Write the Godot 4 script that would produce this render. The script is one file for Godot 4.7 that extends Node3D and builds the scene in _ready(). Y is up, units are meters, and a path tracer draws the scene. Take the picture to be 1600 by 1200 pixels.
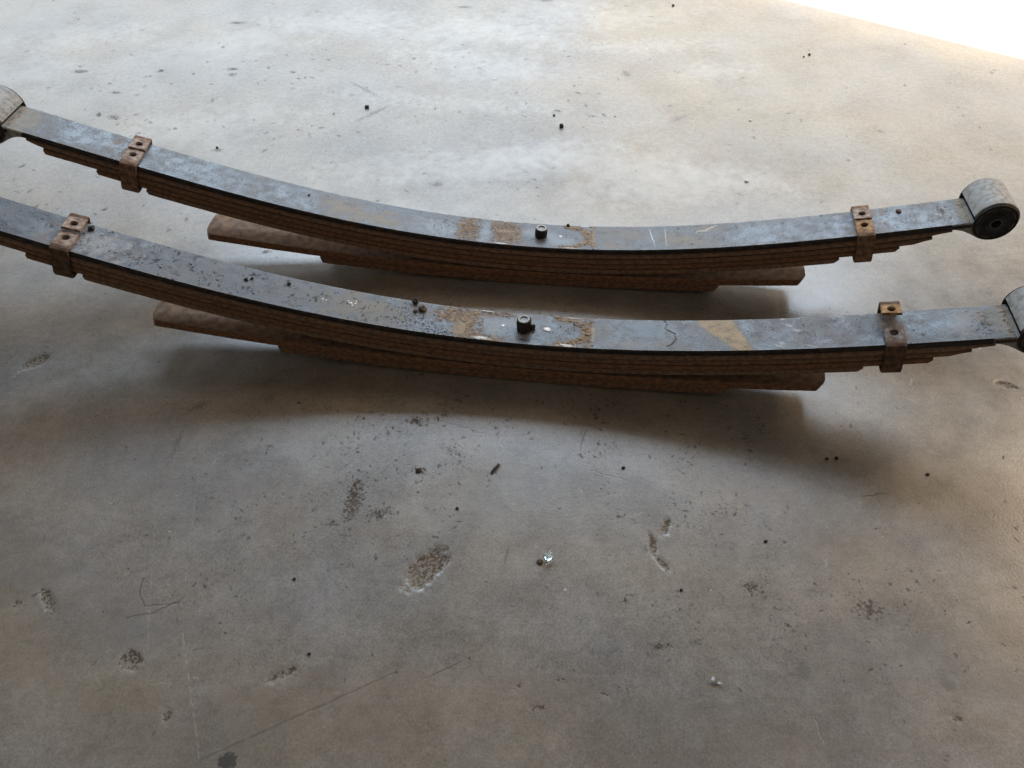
extends Node3D
# Two rusty leaf springs lying on a workshop floor, lit from a wide doorway behind them.

const CAM_H := 0.7949
const HALF_W := 0.030          # half the width of a leaf

var names := {}
var M := {}
var rng := RandomNumberGenerator.new()

# ------------------------------------------------------------------ painting

class Canvas:
	var w: int
	var h: int
	var x0: float
	var y0: float
	var ppm: float
	var r := PackedFloat32Array()
	var g := PackedFloat32Array()
	var b := PackedFloat32Array()
	var hg := PackedFloat32Array()      # height in millimetres
	var ro := PackedFloat32Array()      # roughness
	var edge: FastNoiseLite
	func _init(wide: int, high: int, px0: float, py0: float, per_metre: float) -> void:
		w = wide; h = high; x0 = px0; y0 = py0; ppm = per_metre
		var n := w * h
		r.resize(n); g.resize(n); b.resize(n); hg.resize(n); ro.resize(n)
		edge = FastNoiseLite.new()
		edge.seed = 77; edge.noise_type = FastNoiseLite.TYPE_SIMPLEX; edge.frequency = 1.0
		edge.fractal_octaves = 3
	func noise(sd: int, size_m: float, octaves: int, kind := FastNoiseLite.TYPE_SIMPLEX) -> PackedByteArray:
		var n := FastNoiseLite.new()
		n.seed = sd; n.noise_type = kind; n.frequency = 1.0 / (size_m * ppm)
		n.fractal_octaves = octaves
		n.offset = Vector3(x0 * ppm, y0 * ppm, 0)
		var im := n.get_image(w, h, false, false, false)
		im.convert(Image.FORMAT_L8)
		return im.get_data()
	func streaks(sd: int, size_m: float, times: int) -> PackedByteArray:
		var n := FastNoiseLite.new()
		n.seed = sd; n.noise_type = FastNoiseLite.TYPE_SIMPLEX; n.frequency = 1.0 / (size_m * ppm); n.fractal_octaves = 4
		n.offset = Vector3(x0 * ppm / times, y0 * ppm, 0)
		var im := n.get_image(w / times + 2, h, false, false, false)
		im.convert(Image.FORMAT_L8)
		im.resize((w / times + 2) * times, h, Image.INTERPOLATE_CUBIC)
		im.crop(w, h)
		return im.get_data()
	# an uneven spot; soft is the share of the radius over which it fades, rag how ragged its outline is
	func blob(cx: float, cy: float, rx: float, ry: float, turn: float, col: Color, a: float, soft := 0.4, rag := 0.3, dh := 0.0, rough := -1.0, grain := 0.0) -> void:
		var R := maxf(rx, ry) * (1.0 + rag)
		var i0 := maxi(0, int((cx - R - x0) * ppm)); var i1 := mini(w - 1, int((cx + R - x0) * ppm) + 1)
		var j0 := maxi(0, int((cy - R - y0) * ppm)); var j1 := mini(h - 1, int((cy + R - y0) * ppm) + 1)
		var ct := cos(turn); var sn := sin(turn)
		var f := 1.6 / maxf(minf(rx, ry), 0.0005)
		for j in range(j0, j1 + 1):
			var dy := y0 + (j + 0.5) / ppm - cy
			for i in range(i0, i1 + 1):
				var dx := x0 + (i + 0.5) / ppm - cx
				var u := (dx * ct + dy * sn) / rx
				var v := (-dx * sn + dy * ct) / ry
				var d := sqrt(u * u + v * v)
				if d > 1.0 + rag: continue
				if rag > 0.0: d += rag * edge.get_noise_2d((cx + dx) * f + cx * 91.0, (cy + dy) * f + cy * 57.0)
				var k := clampf((1.0 - d) / maxf(soft, 0.01), 0.0, 1.0)
				if k <= 0.0: continue
				if grain > 0.0: k *= clampf(1.0 + grain * edge.get_noise_2d(dx * ppm * 0.45 + 40.0, dy * ppm * 0.45 + cx * 300.0) * 2.2, 0.0, 1.6)
				var p := j * w + i
				var q := clampf(a * k, 0.0, 1.0)
				r[p] = lerpf(r[p], col.r, q); g[p] = lerpf(g[p], col.g, q); b[p] = lerpf(b[p], col.b, q)
				hg[p] += dh * k
				if rough >= 0.0: ro[p] = lerpf(ro[p], rough, q)
	func stroke(ax: float, ay: float, bx: float, by: float, wide: float, col: Color, a: float, wander := 0.0, dh := 0.0, taper := true, breaks := 0.0) -> void:
		var L := Vector2(ax, ay).distance_to(Vector2(bx, by))
		var n := maxi(2, int(L * ppm / 0.8))
		for k in n + 1:
			var t := float(k) / n
			var wd := wide * (1.0 if not taper else 0.35 + 0.65 * sin(PI * clampf(t, 0.03, 0.97)))
			var px := lerpf(ax, bx, t); var py := lerpf(ay, by, t)
			var o := wander * edge.get_noise_2d(t * L * 60.0 + ax * 500.0, ay * 300.0)
			var al := a
			if breaks > 0.0: al *= clampf(1.0 - breaks * (0.6 + 1.6 * edge.get_noise_2d(t * L * 90.0, ax * 700.0 + 9.0)), 0.0, 1.0)
			var nx := -(by - ay) / maxf(L, 1e-5); var ny := (bx - ax) / maxf(L, 1e-5)
			blob(px + nx * o, py + ny * o, maxf(wd, 0.5 / ppm), maxf(wd, 0.5 / ppm), 0.0, col, al, 0.7, 0.0, dh)
	func specks(rnd: RandomNumberGenerator, n: int, ax: float, ay: float, sx: float, sy: float, lo: float, hi: float, col: Color, a: float, dh := 0.0, round_spread := true) -> void:
		for k in n:
			var px: float; var py: float
			if round_spread:
				px = ax + rnd.randfn() * sx * 0.5; py = ay + rnd.randfn() * sy * 0.5
			else:
				px = ax + rnd.randf_range(-sx, sx); py = ay + rnd.randf_range(-sy, sy)
			var s := lerpf(lo, hi, pow(rnd.randf(), 3.5))
			blob(px, py, s, s * rnd.randf_range(0.35, 0.9), rnd.randf() * PI, col, a * rnd.randf_range(0.55, 1.0), 0.35, 0.5, dh * rnd.randf(), 0.9)
	func grit(rnd: RandomNumberGenerator, n: int, ax: float, ay: float, sx: float, sy: float, lo: float, hi: float, col: Color, a: float, spread: float, share: float, dh := 0.0) -> void:
		for k in n:
			var px := ax + rnd.randf_range(-sx, sx); var py := ay + rnd.randf_range(-sy, sy)
			var ex := (px - ax) / sx; var ey := (py - ay) / sy
			var d := edge.get_noise_2d(px / spread + 31.0, py / spread) * 1.3 + 0.5 * edge.get_noise_2d(px / spread * 4.0, py / spread * 4.0 + 11.0) - 0.9 * maxf(0.0, sqrt(ex * ex + ey * ey) - 0.35)
			if rnd.randf() > clampf(share + 1.6 * d, 0.02, 1.0): continue
			var s := lerpf(lo, hi, pow(rnd.randf(), 5.0))
			blob(px, py, s * rnd.randf_range(0.8, 1.6), s * rnd.randf_range(0.3, 0.8), rnd.randf() * PI, col, a * rnd.randf_range(0.25, 1.0), 0.6, 0.6, dh * rnd.randf(), 0.85)
	func lin8(v: float) -> int:
		v = clampf(v, 0.0, 1.0)
		return int(255.0 * (12.92 * v if v < 0.0031308 else 1.055 * pow(v, 0.41667) - 0.055) + 0.5)
	func albedo() -> ImageTexture:
		var lut := PackedByteArray(); lut.resize(4097)
		for k in 4097: lut[k] = lin8(k / 4096.0)
		var d := PackedByteArray(); d.resize(w * h * 3)
		for p in w * h:
			d[p * 3] = lut[int(clampf(r[p], 0.0, 1.0) * 4096.0)]
			d[p * 3 + 1] = lut[int(clampf(g[p], 0.0, 1.0) * 4096.0)]
			d[p * 3 + 2] = lut[int(clampf(b[p], 0.0, 1.0) * 4096.0)]
		return ImageTexture.create_from_image(Image.create_from_data(w, h, false, Image.FORMAT_RGB8, d))
	func single(a: PackedFloat32Array, lo: float, hi: float) -> ImageTexture:
		var d := PackedByteArray(); d.resize(w * h)
		var s := 255.0 / (hi - lo)
		for p in w * h: d[p] = int(clampf((a[p] - lo) * s, 0.0, 255.0))
		return ImageTexture.create_from_image(Image.create_from_data(w, h, false, Image.FORMAT_L8, d))
	func height_at(px: float, py: float) -> float:
		var i := clampi(int((px - x0) * ppm), 0, w - 1); var j := clampi(int((py - y0) * ppm), 0, h - 1)
		return hg[j * w + i]

# ------------------------------------------------------------------ nodes

func numbered(called: String) -> String:
	var n: int = names.get(called, 0)
	names[called] = n + 1
	return called if n == 0 else "%s_%03d" % [called, n]

func thing(called: String, label: String, category: String, group := "") -> Node3D:
	var o := Node3D.new(); o.name = numbered(called); add_child(o)
	o.set_meta("label", label); o.set_meta("category", category)
	if group: o.set_meta("group", group)
	return o

func part(called: String, mesh: Mesh, mats: Array, parent: Node3D) -> MeshInstance3D:
	var o := MeshInstance3D.new(); o.name = called; o.mesh = mesh
	for i in mats.size(): o.set_surface_override_material(i, mats[i])
	parent.add_child(o, true)
	return o

func single_thing(called: String, mesh: Mesh, mat: Material, at: Transform3D, label: String, category: String, group := "") -> MeshInstance3D:
	var o := MeshInstance3D.new(); o.name = numbered(called); o.mesh = mesh
	o.set_surface_override_material(0, mat); o.transform = at
	add_child(o)
	o.set_meta("label", label); o.set_meta("category", category)
	if group: o.set_meta("group", group)
	return o

# ------------------------------------------------------------------ meshing

func st_new() -> SurfaceTool:
	var st := SurfaceTool.new(); st.begin(Mesh.PRIMITIVE_TRIANGLES); return st

func tri(st: SurfaceTool, a: Vector3, b: Vector3, c: Vector3, na: Vector3, nb: Vector3, nc: Vector3, ua := Vector2.ZERO, ub := Vector2.ZERO, uc := Vector2.ZERO) -> void:
	if (b - a).cross(c - a).dot(na + nb + nc) > 0.0:
		st.set_normal(na); st.set_uv(ua); st.add_vertex(a)
		st.set_normal(nc); st.set_uv(uc); st.add_vertex(c)
		st.set_normal(nb); st.set_uv(ub); st.add_vertex(b)
	else:
		st.set_normal(na); st.set_uv(ua); st.add_vertex(a)
		st.set_normal(nb); st.set_uv(ub); st.add_vertex(b)
		st.set_normal(nc); st.set_uv(uc); st.add_vertex(c)

func quad(st: SurfaceTool, a: Vector3, b: Vector3, c: Vector3, d: Vector3, n: Vector3) -> void:
	tri(st, a, b, c, n, n, n); tri(st, a, c, d, n, n, n)

# a closed polygon in the plane (x, y), extruded from z0 to z1 with chamfered rims
func prism(st: SurfaceTool, poly: PackedVector2Array, z0: float, z1: float, ch := 0.0, smooth := false) -> void:
	var n := poly.size()
	var area := 0.0
	for i in n: area += poly[i].cross(poly[(i + 1) % n])
	var sg := 1.0 if area > 0 else -1.0
	var en := PackedVector2Array()
	for i in n:
		var e := (poly[(i + 1) % n] - poly[i]).normalized()
		en.append(Vector2(e.y, -e.x) * sg)
	var vn := PackedVector2Array(); var inner := PackedVector2Array()
	for i in n:
		var m := (en[i] + en[(i + n - 1) % n]).normalized()
		vn.append(m)
		inner.append(poly[i] - m * ch / maxf(0.35, m.dot(en[i])))
	for i in n:
		var k := (i + 1) % n
		var na := Vector3(vn[i].x, vn[i].y, 0) if smooth else Vector3(en[i].x, en[i].y, 0)
		var nb := Vector3(vn[k].x, vn[k].y, 0) if smooth else na
		var a := poly[i]; var c := poly[k]
		var p0 := Vector3(a.x, a.y, z0 + ch); var p1 := Vector3(c.x, c.y, z0 + ch)
		var q0 := Vector3(a.x, a.y, z1 - ch); var q1 := Vector3(c.x, c.y, z1 - ch)
		tri(st, p0, p1, q1, na, nb, nb); tri(st, p0, q1, q0, na, nb, na)
		if ch > 0.0:
			for s in [0, 1]:
				var zo: float = z1 - ch if s else z0 + ch
				var zi: float = z1 if s else z0
				var dz := Vector3(0, 0, 1 if s else -1)
				var ca := (na + dz).normalized(); var cb := (nb + dz).normalized()
				var o0 := Vector3(a.x, a.y, zo); var o1 := Vector3(c.x, c.y, zo)
				var i0 := Vector3(inner[i].x, inner[i].y, zi); var i1 := Vector3(inner[k].x, inner[k].y, zi)
				tri(st, o0, o1, i1, ca, cb, cb); tri(st, o0, i1, i0, ca, cb, ca)
	var idx := Geometry2D.triangulate_polygon(inner)
	for t in range(0, idx.size(), 3):
		for s in [0, 1]:
			var zi: float = z1 if s else z0
			var nn := Vector3(0, 0, 1 if s else -1)
			tri(st, Vector3(inner[idx[t]].x, inner[idx[t]].y, zi), Vector3(inner[idx[t + 1]].x, inner[idx[t + 1]].y, zi), Vector3(inner[idx[t + 2]].x, inner[idx[t + 2]].y, zi), nn, nn, nn)

# a profile of (radius, height along the axis) turned about the z axis through c
func lathe(st: SurfaceTool, prof: PackedVector2Array, c: Vector3, seg: int, smooth_all := false) -> void:
	for k in prof.size() - 1:
		var a := prof[k]; var b := prof[k + 1]
		var e := (b - a)
		if e.length() < 1e-7: continue
		var nr := Vector2(e.y, -e.x).normalized()
		for i in seg:
			var t0 := TAU * i / seg; var t1 := TAU * (i + 1) / seg
			var d0 := Vector3(cos(t0), sin(t0), 0); var d1 := Vector3(cos(t1), sin(t1), 0)
			var n0 := d0 * nr.x + Vector3(0, 0, nr.y); var n1 := d1 * nr.x + Vector3(0, 0, nr.y)
			var p00 := c + d0 * a.x + Vector3(0, 0, a.y); var p01 := c + d1 * a.x + Vector3(0, 0, a.y)
			var p10 := c + d0 * b.x + Vector3(0, 0, b.y); var p11 := c + d1 * b.x + Vector3(0, 0, b.y)
			if a.x > 1e-6: tri(st, p00, p01, p11, n0, n1, n1)
			if b.x > 1e-6: tri(st, p00, p11, p10, n0, n1, n0)

# ------------------------------------------------------------------ leaf spring

# height of the curve and its slope; s holds the coefficients of x^2, x^3 and x^4
func cur(s: Vector3, x: float) -> float:
	return s.x * x * x + s.y * x * x * x + s.z * x * x * x * x
func slope(s: Vector3, x: float) -> float:
	return 2.0 * s.x * x + 3.0 * s.y * x * x + 4.0 * s.z * x * x * x

func on(s: Vector3, x: float, depth: float) -> Vector2:
	var m := slope(s, x); var q := sqrt(1.0 + m * m)
	return Vector2(x + m / q * depth, cur(s, x) - depth / q)

# one leaf: from xa to xb, its top depth0 under the curve s; opts: bulge (arc of the ends), slant (bevel of the ends), taper_a / taper_b (length over which it thins), thin (thickness at the tip), off (sideways)
func leaf(st: SurfaceTool, s: Vector3, xa: float, xb: float, depth0: float, thick: float, o: Dictionary, top := 0) -> void:   # top: 0 the whole leaf, 1 without its top face, 2 the top face alone
	var n: int = o.get("rows", 110)
	var ch := 0.0017
	var hw: float = HALF_W + o.get("wider", 0.0)
	var bulge: float = o.get("bulge", 0.0); var sa: float = o.get("slant_a", 0.0); var sb: float = o.get("slant_b", 0.0)
	var ta: float = o.get("taper_a", 0.0); var tb: float = o.get("taper_b", 0.0); var thin: float = o.get("thin", 0.45)
	var off: float = o.get("off", 0.0)
	# section: (share of the depth, metres inward of depth, z)
	var across := [-hw + ch, -0.86 * hw, -0.6 * hw, 0.0, 0.6 * hw, 0.86 * hw, hw - ch]
	var sec := []
	var nrm := []
	for z in across: sec.append([0.0, 0.0, z]); nrm.append(Vector2(1, 0))
	nrm[6] = Vector2(0.7, 0.7)
	sec.append([0.0, ch, hw]); nrm.append(Vector2(0, 1))
	sec.append([1.0, -ch, hw]); nrm.append(Vector2(-0.7, 0.7))
	for k in 7: sec.append([1.0, 0.0, across[6 - k]]); nrm.append(Vector2(-1, 0))
	nrm[15] = Vector2(-0.7, -0.7)
	sec.append([1.0, -ch, -hw]); nrm.append(Vector2(0, -1))
	sec.append([0.0, ch, -hw]); nrm.append(Vector2(0.7, -0.7))
	var ns := sec.size()
	var nk := FastNoiseLite.new(); nk.seed = int(depth0 * 1e5) + 3; nk.frequency = 1.0; nk.fractal_octaves = 3
	var rings := []
	var ups := []
	for i in n + 1:
		var t := float(i) / n
		var ring := PackedVector3Array()
		var xm := lerpf(xa, xb, t)
		var th := thick
		if ta > 0.0: th *= lerpf(thin, 1.0, smoothstep(0.0, 1.0, clampf((xm - xa) / ta, 0.0, 1.0)))
		if tb > 0.0: th *= lerpf(thin, 1.0, smoothstep(0.0, 1.0, clampf((xb - xm) / tb, 0.0, 1.0)))
		for q in sec:
			var z: float = q[2]
			var zz := z / hw
			var zq := zz * zz * zz * zz
			var x0: float = xa + bulge * zq + sa * q[0]
			var x1: float = xb - bulge * zq - sb * q[0]
			var x := lerpf(x0, x1, t)
			var p := on(s, x, depth0 + q[0] * th + q[1])
			ring.append(Vector3(p.x, p.y + 0.00022 * nk.get_noise_2d(x * 55.0, q[0] * 20.0), z + off + 0.00045 * nk.get_noise_2d(x * 38.0, 50.0 + z * 200.0)))
		rings.append(ring)
		var m := slope(s, xm); var ql := sqrt(1.0 + m * m)
		ups.append(Vector3(-m / ql, 1.0 / ql, 0))
	for i in n:
		for k in ns:
			if top == 1 and k < 6 or top == 2 and k >= 6: continue
			var k2 := (k + 1) % ns
			var v: Vector2 = nrm[k]
			var n0: Vector3 = ups[i] * v.x + Vector3(0, 0, v.y); var n1: Vector3 = ups[i + 1] * v.x + Vector3(0, 0, v.y)
			tri(st, rings[i][k], rings[i + 1][k], rings[i + 1][k2], n0, n1, n1)
			tri(st, rings[i][k], rings[i + 1][k2], rings[i][k2], n0, n1, n0)
	if top == 2: return
	for e in [0, n]:
		var up: Vector3 = ups[e]
		var nn := Vector3(up.y, -up.x, 0) * (-1.0 if e == 0 else 1.0)
		for k in 8: quad(st, rings[e][k], rings[e][(k + 1) if k < 8 else 8], rings[e][(ns - 3 - k) % ns], rings[e][(ns - 2 - k) % ns], nn)

# the painted top face of the main leaf, raised where dirt lies on it
func top_face(s: Vector3, xa: float, xb: float, cv: Canvas) -> Mesh:
	var st := st_new()
	var n := int((xb - xa) / 0.0016); var m := 36
	var hw := HALF_W - 0.0017
	var P := []
	for i in n + 1:
		var row := PackedVector3Array()
		var x := lerpf(xa, xb, float(i) / n)
		for j in m + 1:
			var z := lerpf(-hw, hw, float(j) / m)
			var hgt := maxf(cv.height_at(x, z), -0.1) * 0.001
			if j == 0 or j == m: hgt = 0.0
			var p := on(s, x, -hgt)
			row.append(Vector3(p.x, p.y, z))
		P.append(row)
	for i in n + 1:
		for j in m + 1:
			var a: Vector3 = P[mini(i + 1, n)][j] - P[maxi(i - 1, 0)][j]
			var b: Vector3 = P[i][mini(j + 1, m)] - P[i][maxi(j - 1, 0)]
			st.set_normal(b.cross(a).normalized())
			var x := lerpf(xa, xb, float(i) / n); var z := lerpf(-hw, hw, float(j) / m)
			st.set_uv(Vector2((x - cv.x0) * cv.ppm / cv.w, (z - cv.y0) * cv.ppm / cv.h))
			st.add_vertex(P[i][j])
	for i in n:
		for j in m:
			var a := i * (m + 1) + j; var b := a + 1; var c := a + m + 1; var d := c + 1
			for q in [a, c, d, a, d, b]: st.add_index(q)
	return st.commit()

func ring_points(c: Vector2, r: float, a0: float, a1: float, n: int) -> PackedVector2Array:
	var out := PackedVector2Array()
	for i in n + 1:
		var a := lerpf(a0, a1, float(i) / n)
		out.append(c + Vector2(cos(a), sin(a)) * r)
	return out

# the rolled end of the main leaf; side is -1 at the left end and 1 at the right
func eye(parent: Node3D, root: Node3D, s: Vector3, c: Vector2, side: float, bush_turn: float) -> void:
	var R := 0.0304; var t := 0.0078
	var st := st_new()
	# the leaf comes in from the spring, turns down under the bush and comes round over it until it meets itself
	var a0 := deg_to_rad(214.0); var a1 := deg_to_rad(530.0)
	var outer := PackedVector2Array(); var inner := PackedVector2Array()
	for i in 73:
		var a := lerpf(a0, a1, i / 72.0)
		var rr := R - 0.0010 * smoothstep(0.9, 1.0, i / 72.0)
		var d := Vector2(cos(a) * side, sin(a))
		outer.append(c + d * rr); inner.append(c + d * (R - t))
	var hw := HALF_W
	for i in 72:
		var k := i + 1
		var no0 := Vector3((outer[i] - c).x, (outer[i] - c).y, 0).normalized(); var no1 := Vector3((outer[k] - c).x, (outer[k] - c).y, 0).normalized()
		var ch := 0.0012
		var o0 := Vector3(outer[i].x, outer[i].y, 0); var o1 := Vector3(outer[k].x, outer[k].y, 0)
		var i0 := Vector3(inner[i].x, inner[i].y, 0); var i1 := Vector3(inner[k].x, inner[k].y, 0)
		var Z := Vector3(0, 0, 1)
		tri(st, o0 - Z * (hw - ch), o1 - Z * (hw - ch), o1 + Z * (hw - ch), no0, no1, no1)
		tri(st, o0 - Z * (hw - ch), o1 + Z * (hw - ch), o0 + Z * (hw - ch), no0, no1, no0)
		tri(st, i0 - Z * hw, i1 - Z * hw, i1 + Z * hw, -no0, -no1, -no1); tri(st, i0 - Z * hw, i1 + Z * hw, i0 + Z * hw, -no0, -no1, -no0)
		for q in [-1.0, 1.0]:
			var f0: Vector3 = o0 - no0 * ch + Z * hw * q; var f1: Vector3 = o1 - no1 * ch + Z * hw * q
			tri(st, o0 + Z * (hw - ch) * q, o1 + Z * (hw - ch) * q, f1, (no0 + Z * q).normalized(), (no1 + Z * q).normalized(), (no1 + Z * q).normalized())
			tri(st, o0 + Z * (hw - ch) * q, f1, f0, (no0 + Z * q).normalized(), (no1 + Z * q).normalized(), (no0 + Z * q).normalized())
			quad(st, f0, f1, i1 + Z * hw * q, i0 + Z * hw * q, Z * q)
	quad(st, Vector3(outer[72].x, outer[72].y, hw), Vector3(outer[72].x, outer[72].y, -hw), Vector3(inner[72].x, inner[72].y, -hw), Vector3(inner[72].x, inner[72].y, hw), Vector3(-side, 0, 0))
	# the bend between the straight leaf and the roll
	var xr := c.x - side * 0.0300
	var bend := PackedVector2Array()
	var xs := xr - side * 0.022
	var n := 10
	var tops := PackedVector2Array(); var bots := PackedVector2Array()
	for i in n + 1:
		var x := lerpf(xs, xr + side * 0.006, float(i) / n)
		tops.append(on(s, x, 0.0003))
	var p0 := on(s, xs, 0.0086)
	var pe := outer[7]
	var tang := Vector2(-sin(lerpf(a0, a1, 7 / 72.0)) * side, cos(lerpf(a0, a1, 7 / 72.0)))
	var m0 := Vector2(side, slope(s, xs) * side).normalized()
	for i in n + 1:
		var q := float(i) / n
		bots.append(p0.bezier_interpolate(p0 + m0 * 0.014, pe - tang * 0.010, pe, q))
	for p in tops: bend.append(p)
	for i in n + 1: bend.append(bots[n - i])
	prism(st, bend, -hw, hw, 0.0010)
	part("eye", st.commit(), [M.eye_steel], parent)
	# bushing pressed into the eye
	var bu := Node3D.new(); bu.name = "bushing"; root.add_child(bu, true)
	bu.position = Vector3(c.x, c.y, 0); bu.rotation.z = bush_turn
	var ru := st_new()
	var rr := R - t + 0.0002
	for q in [1.0, -1.0]:
		var pr := PackedVector2Array([Vector2(rr, 0), Vector2(rr, hw - 0.001), Vector2(0.0272, hw + 0.0003), Vector2(0.0282, hw + 0.0010), Vector2(0.0282, hw + 0.0022), Vector2(0.0274, hw + 0.0032), Vector2(0.0262, hw + 0.0034), Vector2(0.0252, hw + 0.0020), Vector2(0.0190, hw + 0.0008), Vector2(0.0150, hw + 0.0014), Vector2(0.0132, hw + 0.0036), Vector2(0.0104, hw + 0.0042), Vector2(0.0092, hw + 0.0040)])
		if q < 0.0:
			for i in pr.size(): pr[i].y = -pr[i].y
			pr.reverse()
		lathe(ru, pr, Vector3.ZERO, 48)
	part("rubber", ru.commit(), [M.rubber], bu)
	var tu := st_new()
	lathe(tu, PackedVector2Array([Vector2(0.0060, -hw - 0.005), Vector2(0.0094, -hw - 0.005), Vector2(0.0094, hw + 0.005), Vector2(0.0060, hw + 0.005), Vector2(0.0060, -hw - 0.005)]), Vector3.ZERO, 32)
	part("inner_tube", tu.commit(), [M.dark_steel], bu)
	for i in 8:
		if i == 5: continue
		var lug := st_new()
		var am := TAU * i / 8.0 + 0.25
		var poly := ring_points(Vector2.ZERO, 0.0248, am - 0.26, am + 0.26, 8)
		var back := ring_points(Vector2.ZERO, 0.0222, am + 0.26, am - 0.26, 8)
		poly.append_array(back)
		prism(lug, poly, hw + 0.0004, hw + 0.0029, 0.0005)
		part("rim_lug", lug.commit(), [M.rubber_worn], bu)

# a tab of the clip: a plate with a bolt hole, in its own axes (x along the leaf, z across it)
func tab_mesh(w: float, l: float, t: float, hole: float, hz: float) -> Mesh:
	var st := st_new()
	var n := 32
	var top := []
	for k in n:
		var a := TAU * k / n + TAU / 64.0
		var d := Vector2(cos(a), sin(a))
		var ex := (w / 2) / maxf(absf(d.x), 1e-4)
		var ez := ((l - hz) if d.y > 0 else hz) / maxf(absf(d.y), 1e-4)
		var e := d * minf(ex, ez)
		top.append([d * hole, e])
	# make sure that the corners are hit
	for cx in [-1.0, 1.0]:
		for cz in [-hz, l - hz]:
			var best := 0
			var want := Vector2(cx * w / 2, cz)
			for k in n:
				if (top[k][1] as Vector2).distance_to(want) < (top[best][1] as Vector2).distance_to(want): best = k
			top[best][1] = want
	var ch := 0.0007
	for k in n:
		var k2 := (k + 1) % n
		var h0: Vector2 = top[k][0]; var h1: Vector2 = top[k2][0]; var e0: Vector2 = top[k][1]; var e1: Vector2 = top[k2][1]
		var sh := func(p: Vector2) -> Vector2: return Vector2(p.x * (1.0 - ch / (w / 2)), p.y * (1.0 - ch / maxf(hz, l - hz)))
		var f0: Vector2 = sh.call(e0); var f1: Vector2 = sh.call(e1)
		var T := func(p: Vector2, y: float) -> Vector3: return Vector3(p.x, y, p.y + hz)
		quad(st, T.call(h0, t), T.call(h1, t), T.call(f1, t), T.call(f0, t), Vector3.UP)
		quad(st, T.call(h0, 0.0), T.call(h1, 0.0), T.call(e1, 0.0), T.call(e0, 0.0), Vector3.DOWN)
		var dm := (e0 + e1).normalized()
		var en := (e1 - e0).orthogonal().normalized()
		if en.dot(dm) < 0.0: en = -en
		var ev := Vector3(en.x, 0, en.y)
		quad(st, T.call(e0, 0.0), T.call(e1, 0.0), T.call(e1, t - ch), T.call(e0, t - ch), ev)
		quad(st, T.call(e0, t - ch), T.call(e1, t - ch), T.call(f1, t), T.call(f0, t), (ev + Vector3.UP).normalized())
		var hn := -(h0 + h1).normalized()
		quad(st, T.call(h0, 0.0), T.call(h1, 0.0), T.call(h1, t), T.call(h0, t), Vector3(hn.x, 0, hn.y))
	return st.commit()

# the clip round the upper four leaves at x; near_t and far_t say how its two tabs stand (lift, tilt, length)
func clip(root: Node3D, s: Vector3, x: float, near_t: Vector3, far_t: Vector3, skew: float, far_skew: float, near_m: Material, far_m: Material, strap_m: Material) -> void:
	var c := Node3D.new(); c.name = "clip"; root.add_child(c, true)
	var m := slope(s, x); var q := sqrt(1 + m * m)
	c.transform = Transform3D(Basis(Vector3(1 / q, m / q, 0), Vector3(-m / q, 1 / q, 0), Vector3(0, 0, 1)) * Basis(Vector3.UP, skew), Vector3(x, cur(s, x), 0))
	var w := 0.0232; var t := 0.0036
	var zi := HALF_W + 0.0016; var zo := zi + t
	var bot := -0.0492
	var hn := near_t.x; var hf := far_t.x
	# the strap: down the near side, under the leaves and up the far side (outline in z and y, turned so that x runs along the leaf)
	var o := PackedVector2Array()
	o.append(Vector2(zi - 0.006, hn + t)); o.append(Vector2(zi - 0.001, hn + t)); o.append(Vector2(zo - 0.0012, hn + t - 0.0014)); o.append(Vector2(zo, hn - 0.002))
	o.append(Vector2(zo, bot + 0.009)); o.append(Vector2(zo - 0.0025, bot + 0.0032)); o.append(Vector2(zo - 0.008, bot))
	o.append(Vector2(-zo + 0.008, bot)); o.append(Vector2(-zo + 0.0025, bot + 0.0032)); o.append(Vector2(-zo, bot + 0.009))
	o.append(Vector2(-zo, hf - 0.002)); o.append(Vector2(-zo + 0.0012, hf + t - 0.0014)); o.append(Vector2(-zi + 0.001, hf + t)); o.append(Vector2(-zi + 0.006, hf + t))
	o.append(Vector2(-zi + 0.006, hf)); o.append(Vector2(-zi, hf - 0.0008)); o.append(Vector2(-zi, bot + 0.008)); o.append(Vector2(-zi + 0.006, bot + t))
	o.append(Vector2(zi - 0.006, bot + t)); o.append(Vector2(zi, bot + 0.008)); o.append(Vector2(zi, hn - 0.0008)); o.append(Vector2(zi - 0.006, hn))
	var st := st_new()
	prism(st, o, -w / 2, w / 2, 0.0008)
	var strap := part("strap", st.commit(), [strap_m], c)
	strap.transform.basis = Basis(Vector3(0, 0, 1), Vector3(0, 1, 0), Vector3(-1, 0, 0))
	var tn := part("tab", tab_mesh(w, near_t.z, t, 0.0050, near_t.z * 0.56), [near_m], c)
	tn.transform = Transform3D(Basis(Vector3.UP, PI) * Basis(Vector3.RIGHT, -near_t.y), Vector3(0, hn + 0.0001, zi - 0.0050))
	var tf := part("tab", tab_mesh(w, far_t.z, t, 0.0050, far_t.z * 0.54), [far_m], c)
	tf.transform = Transform3D(Basis(Vector3.UP, far_skew) * Basis(Vector3.RIGHT, -far_t.y), Vector3(0, hf + 0.0001, -zi + 0.0050))

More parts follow.
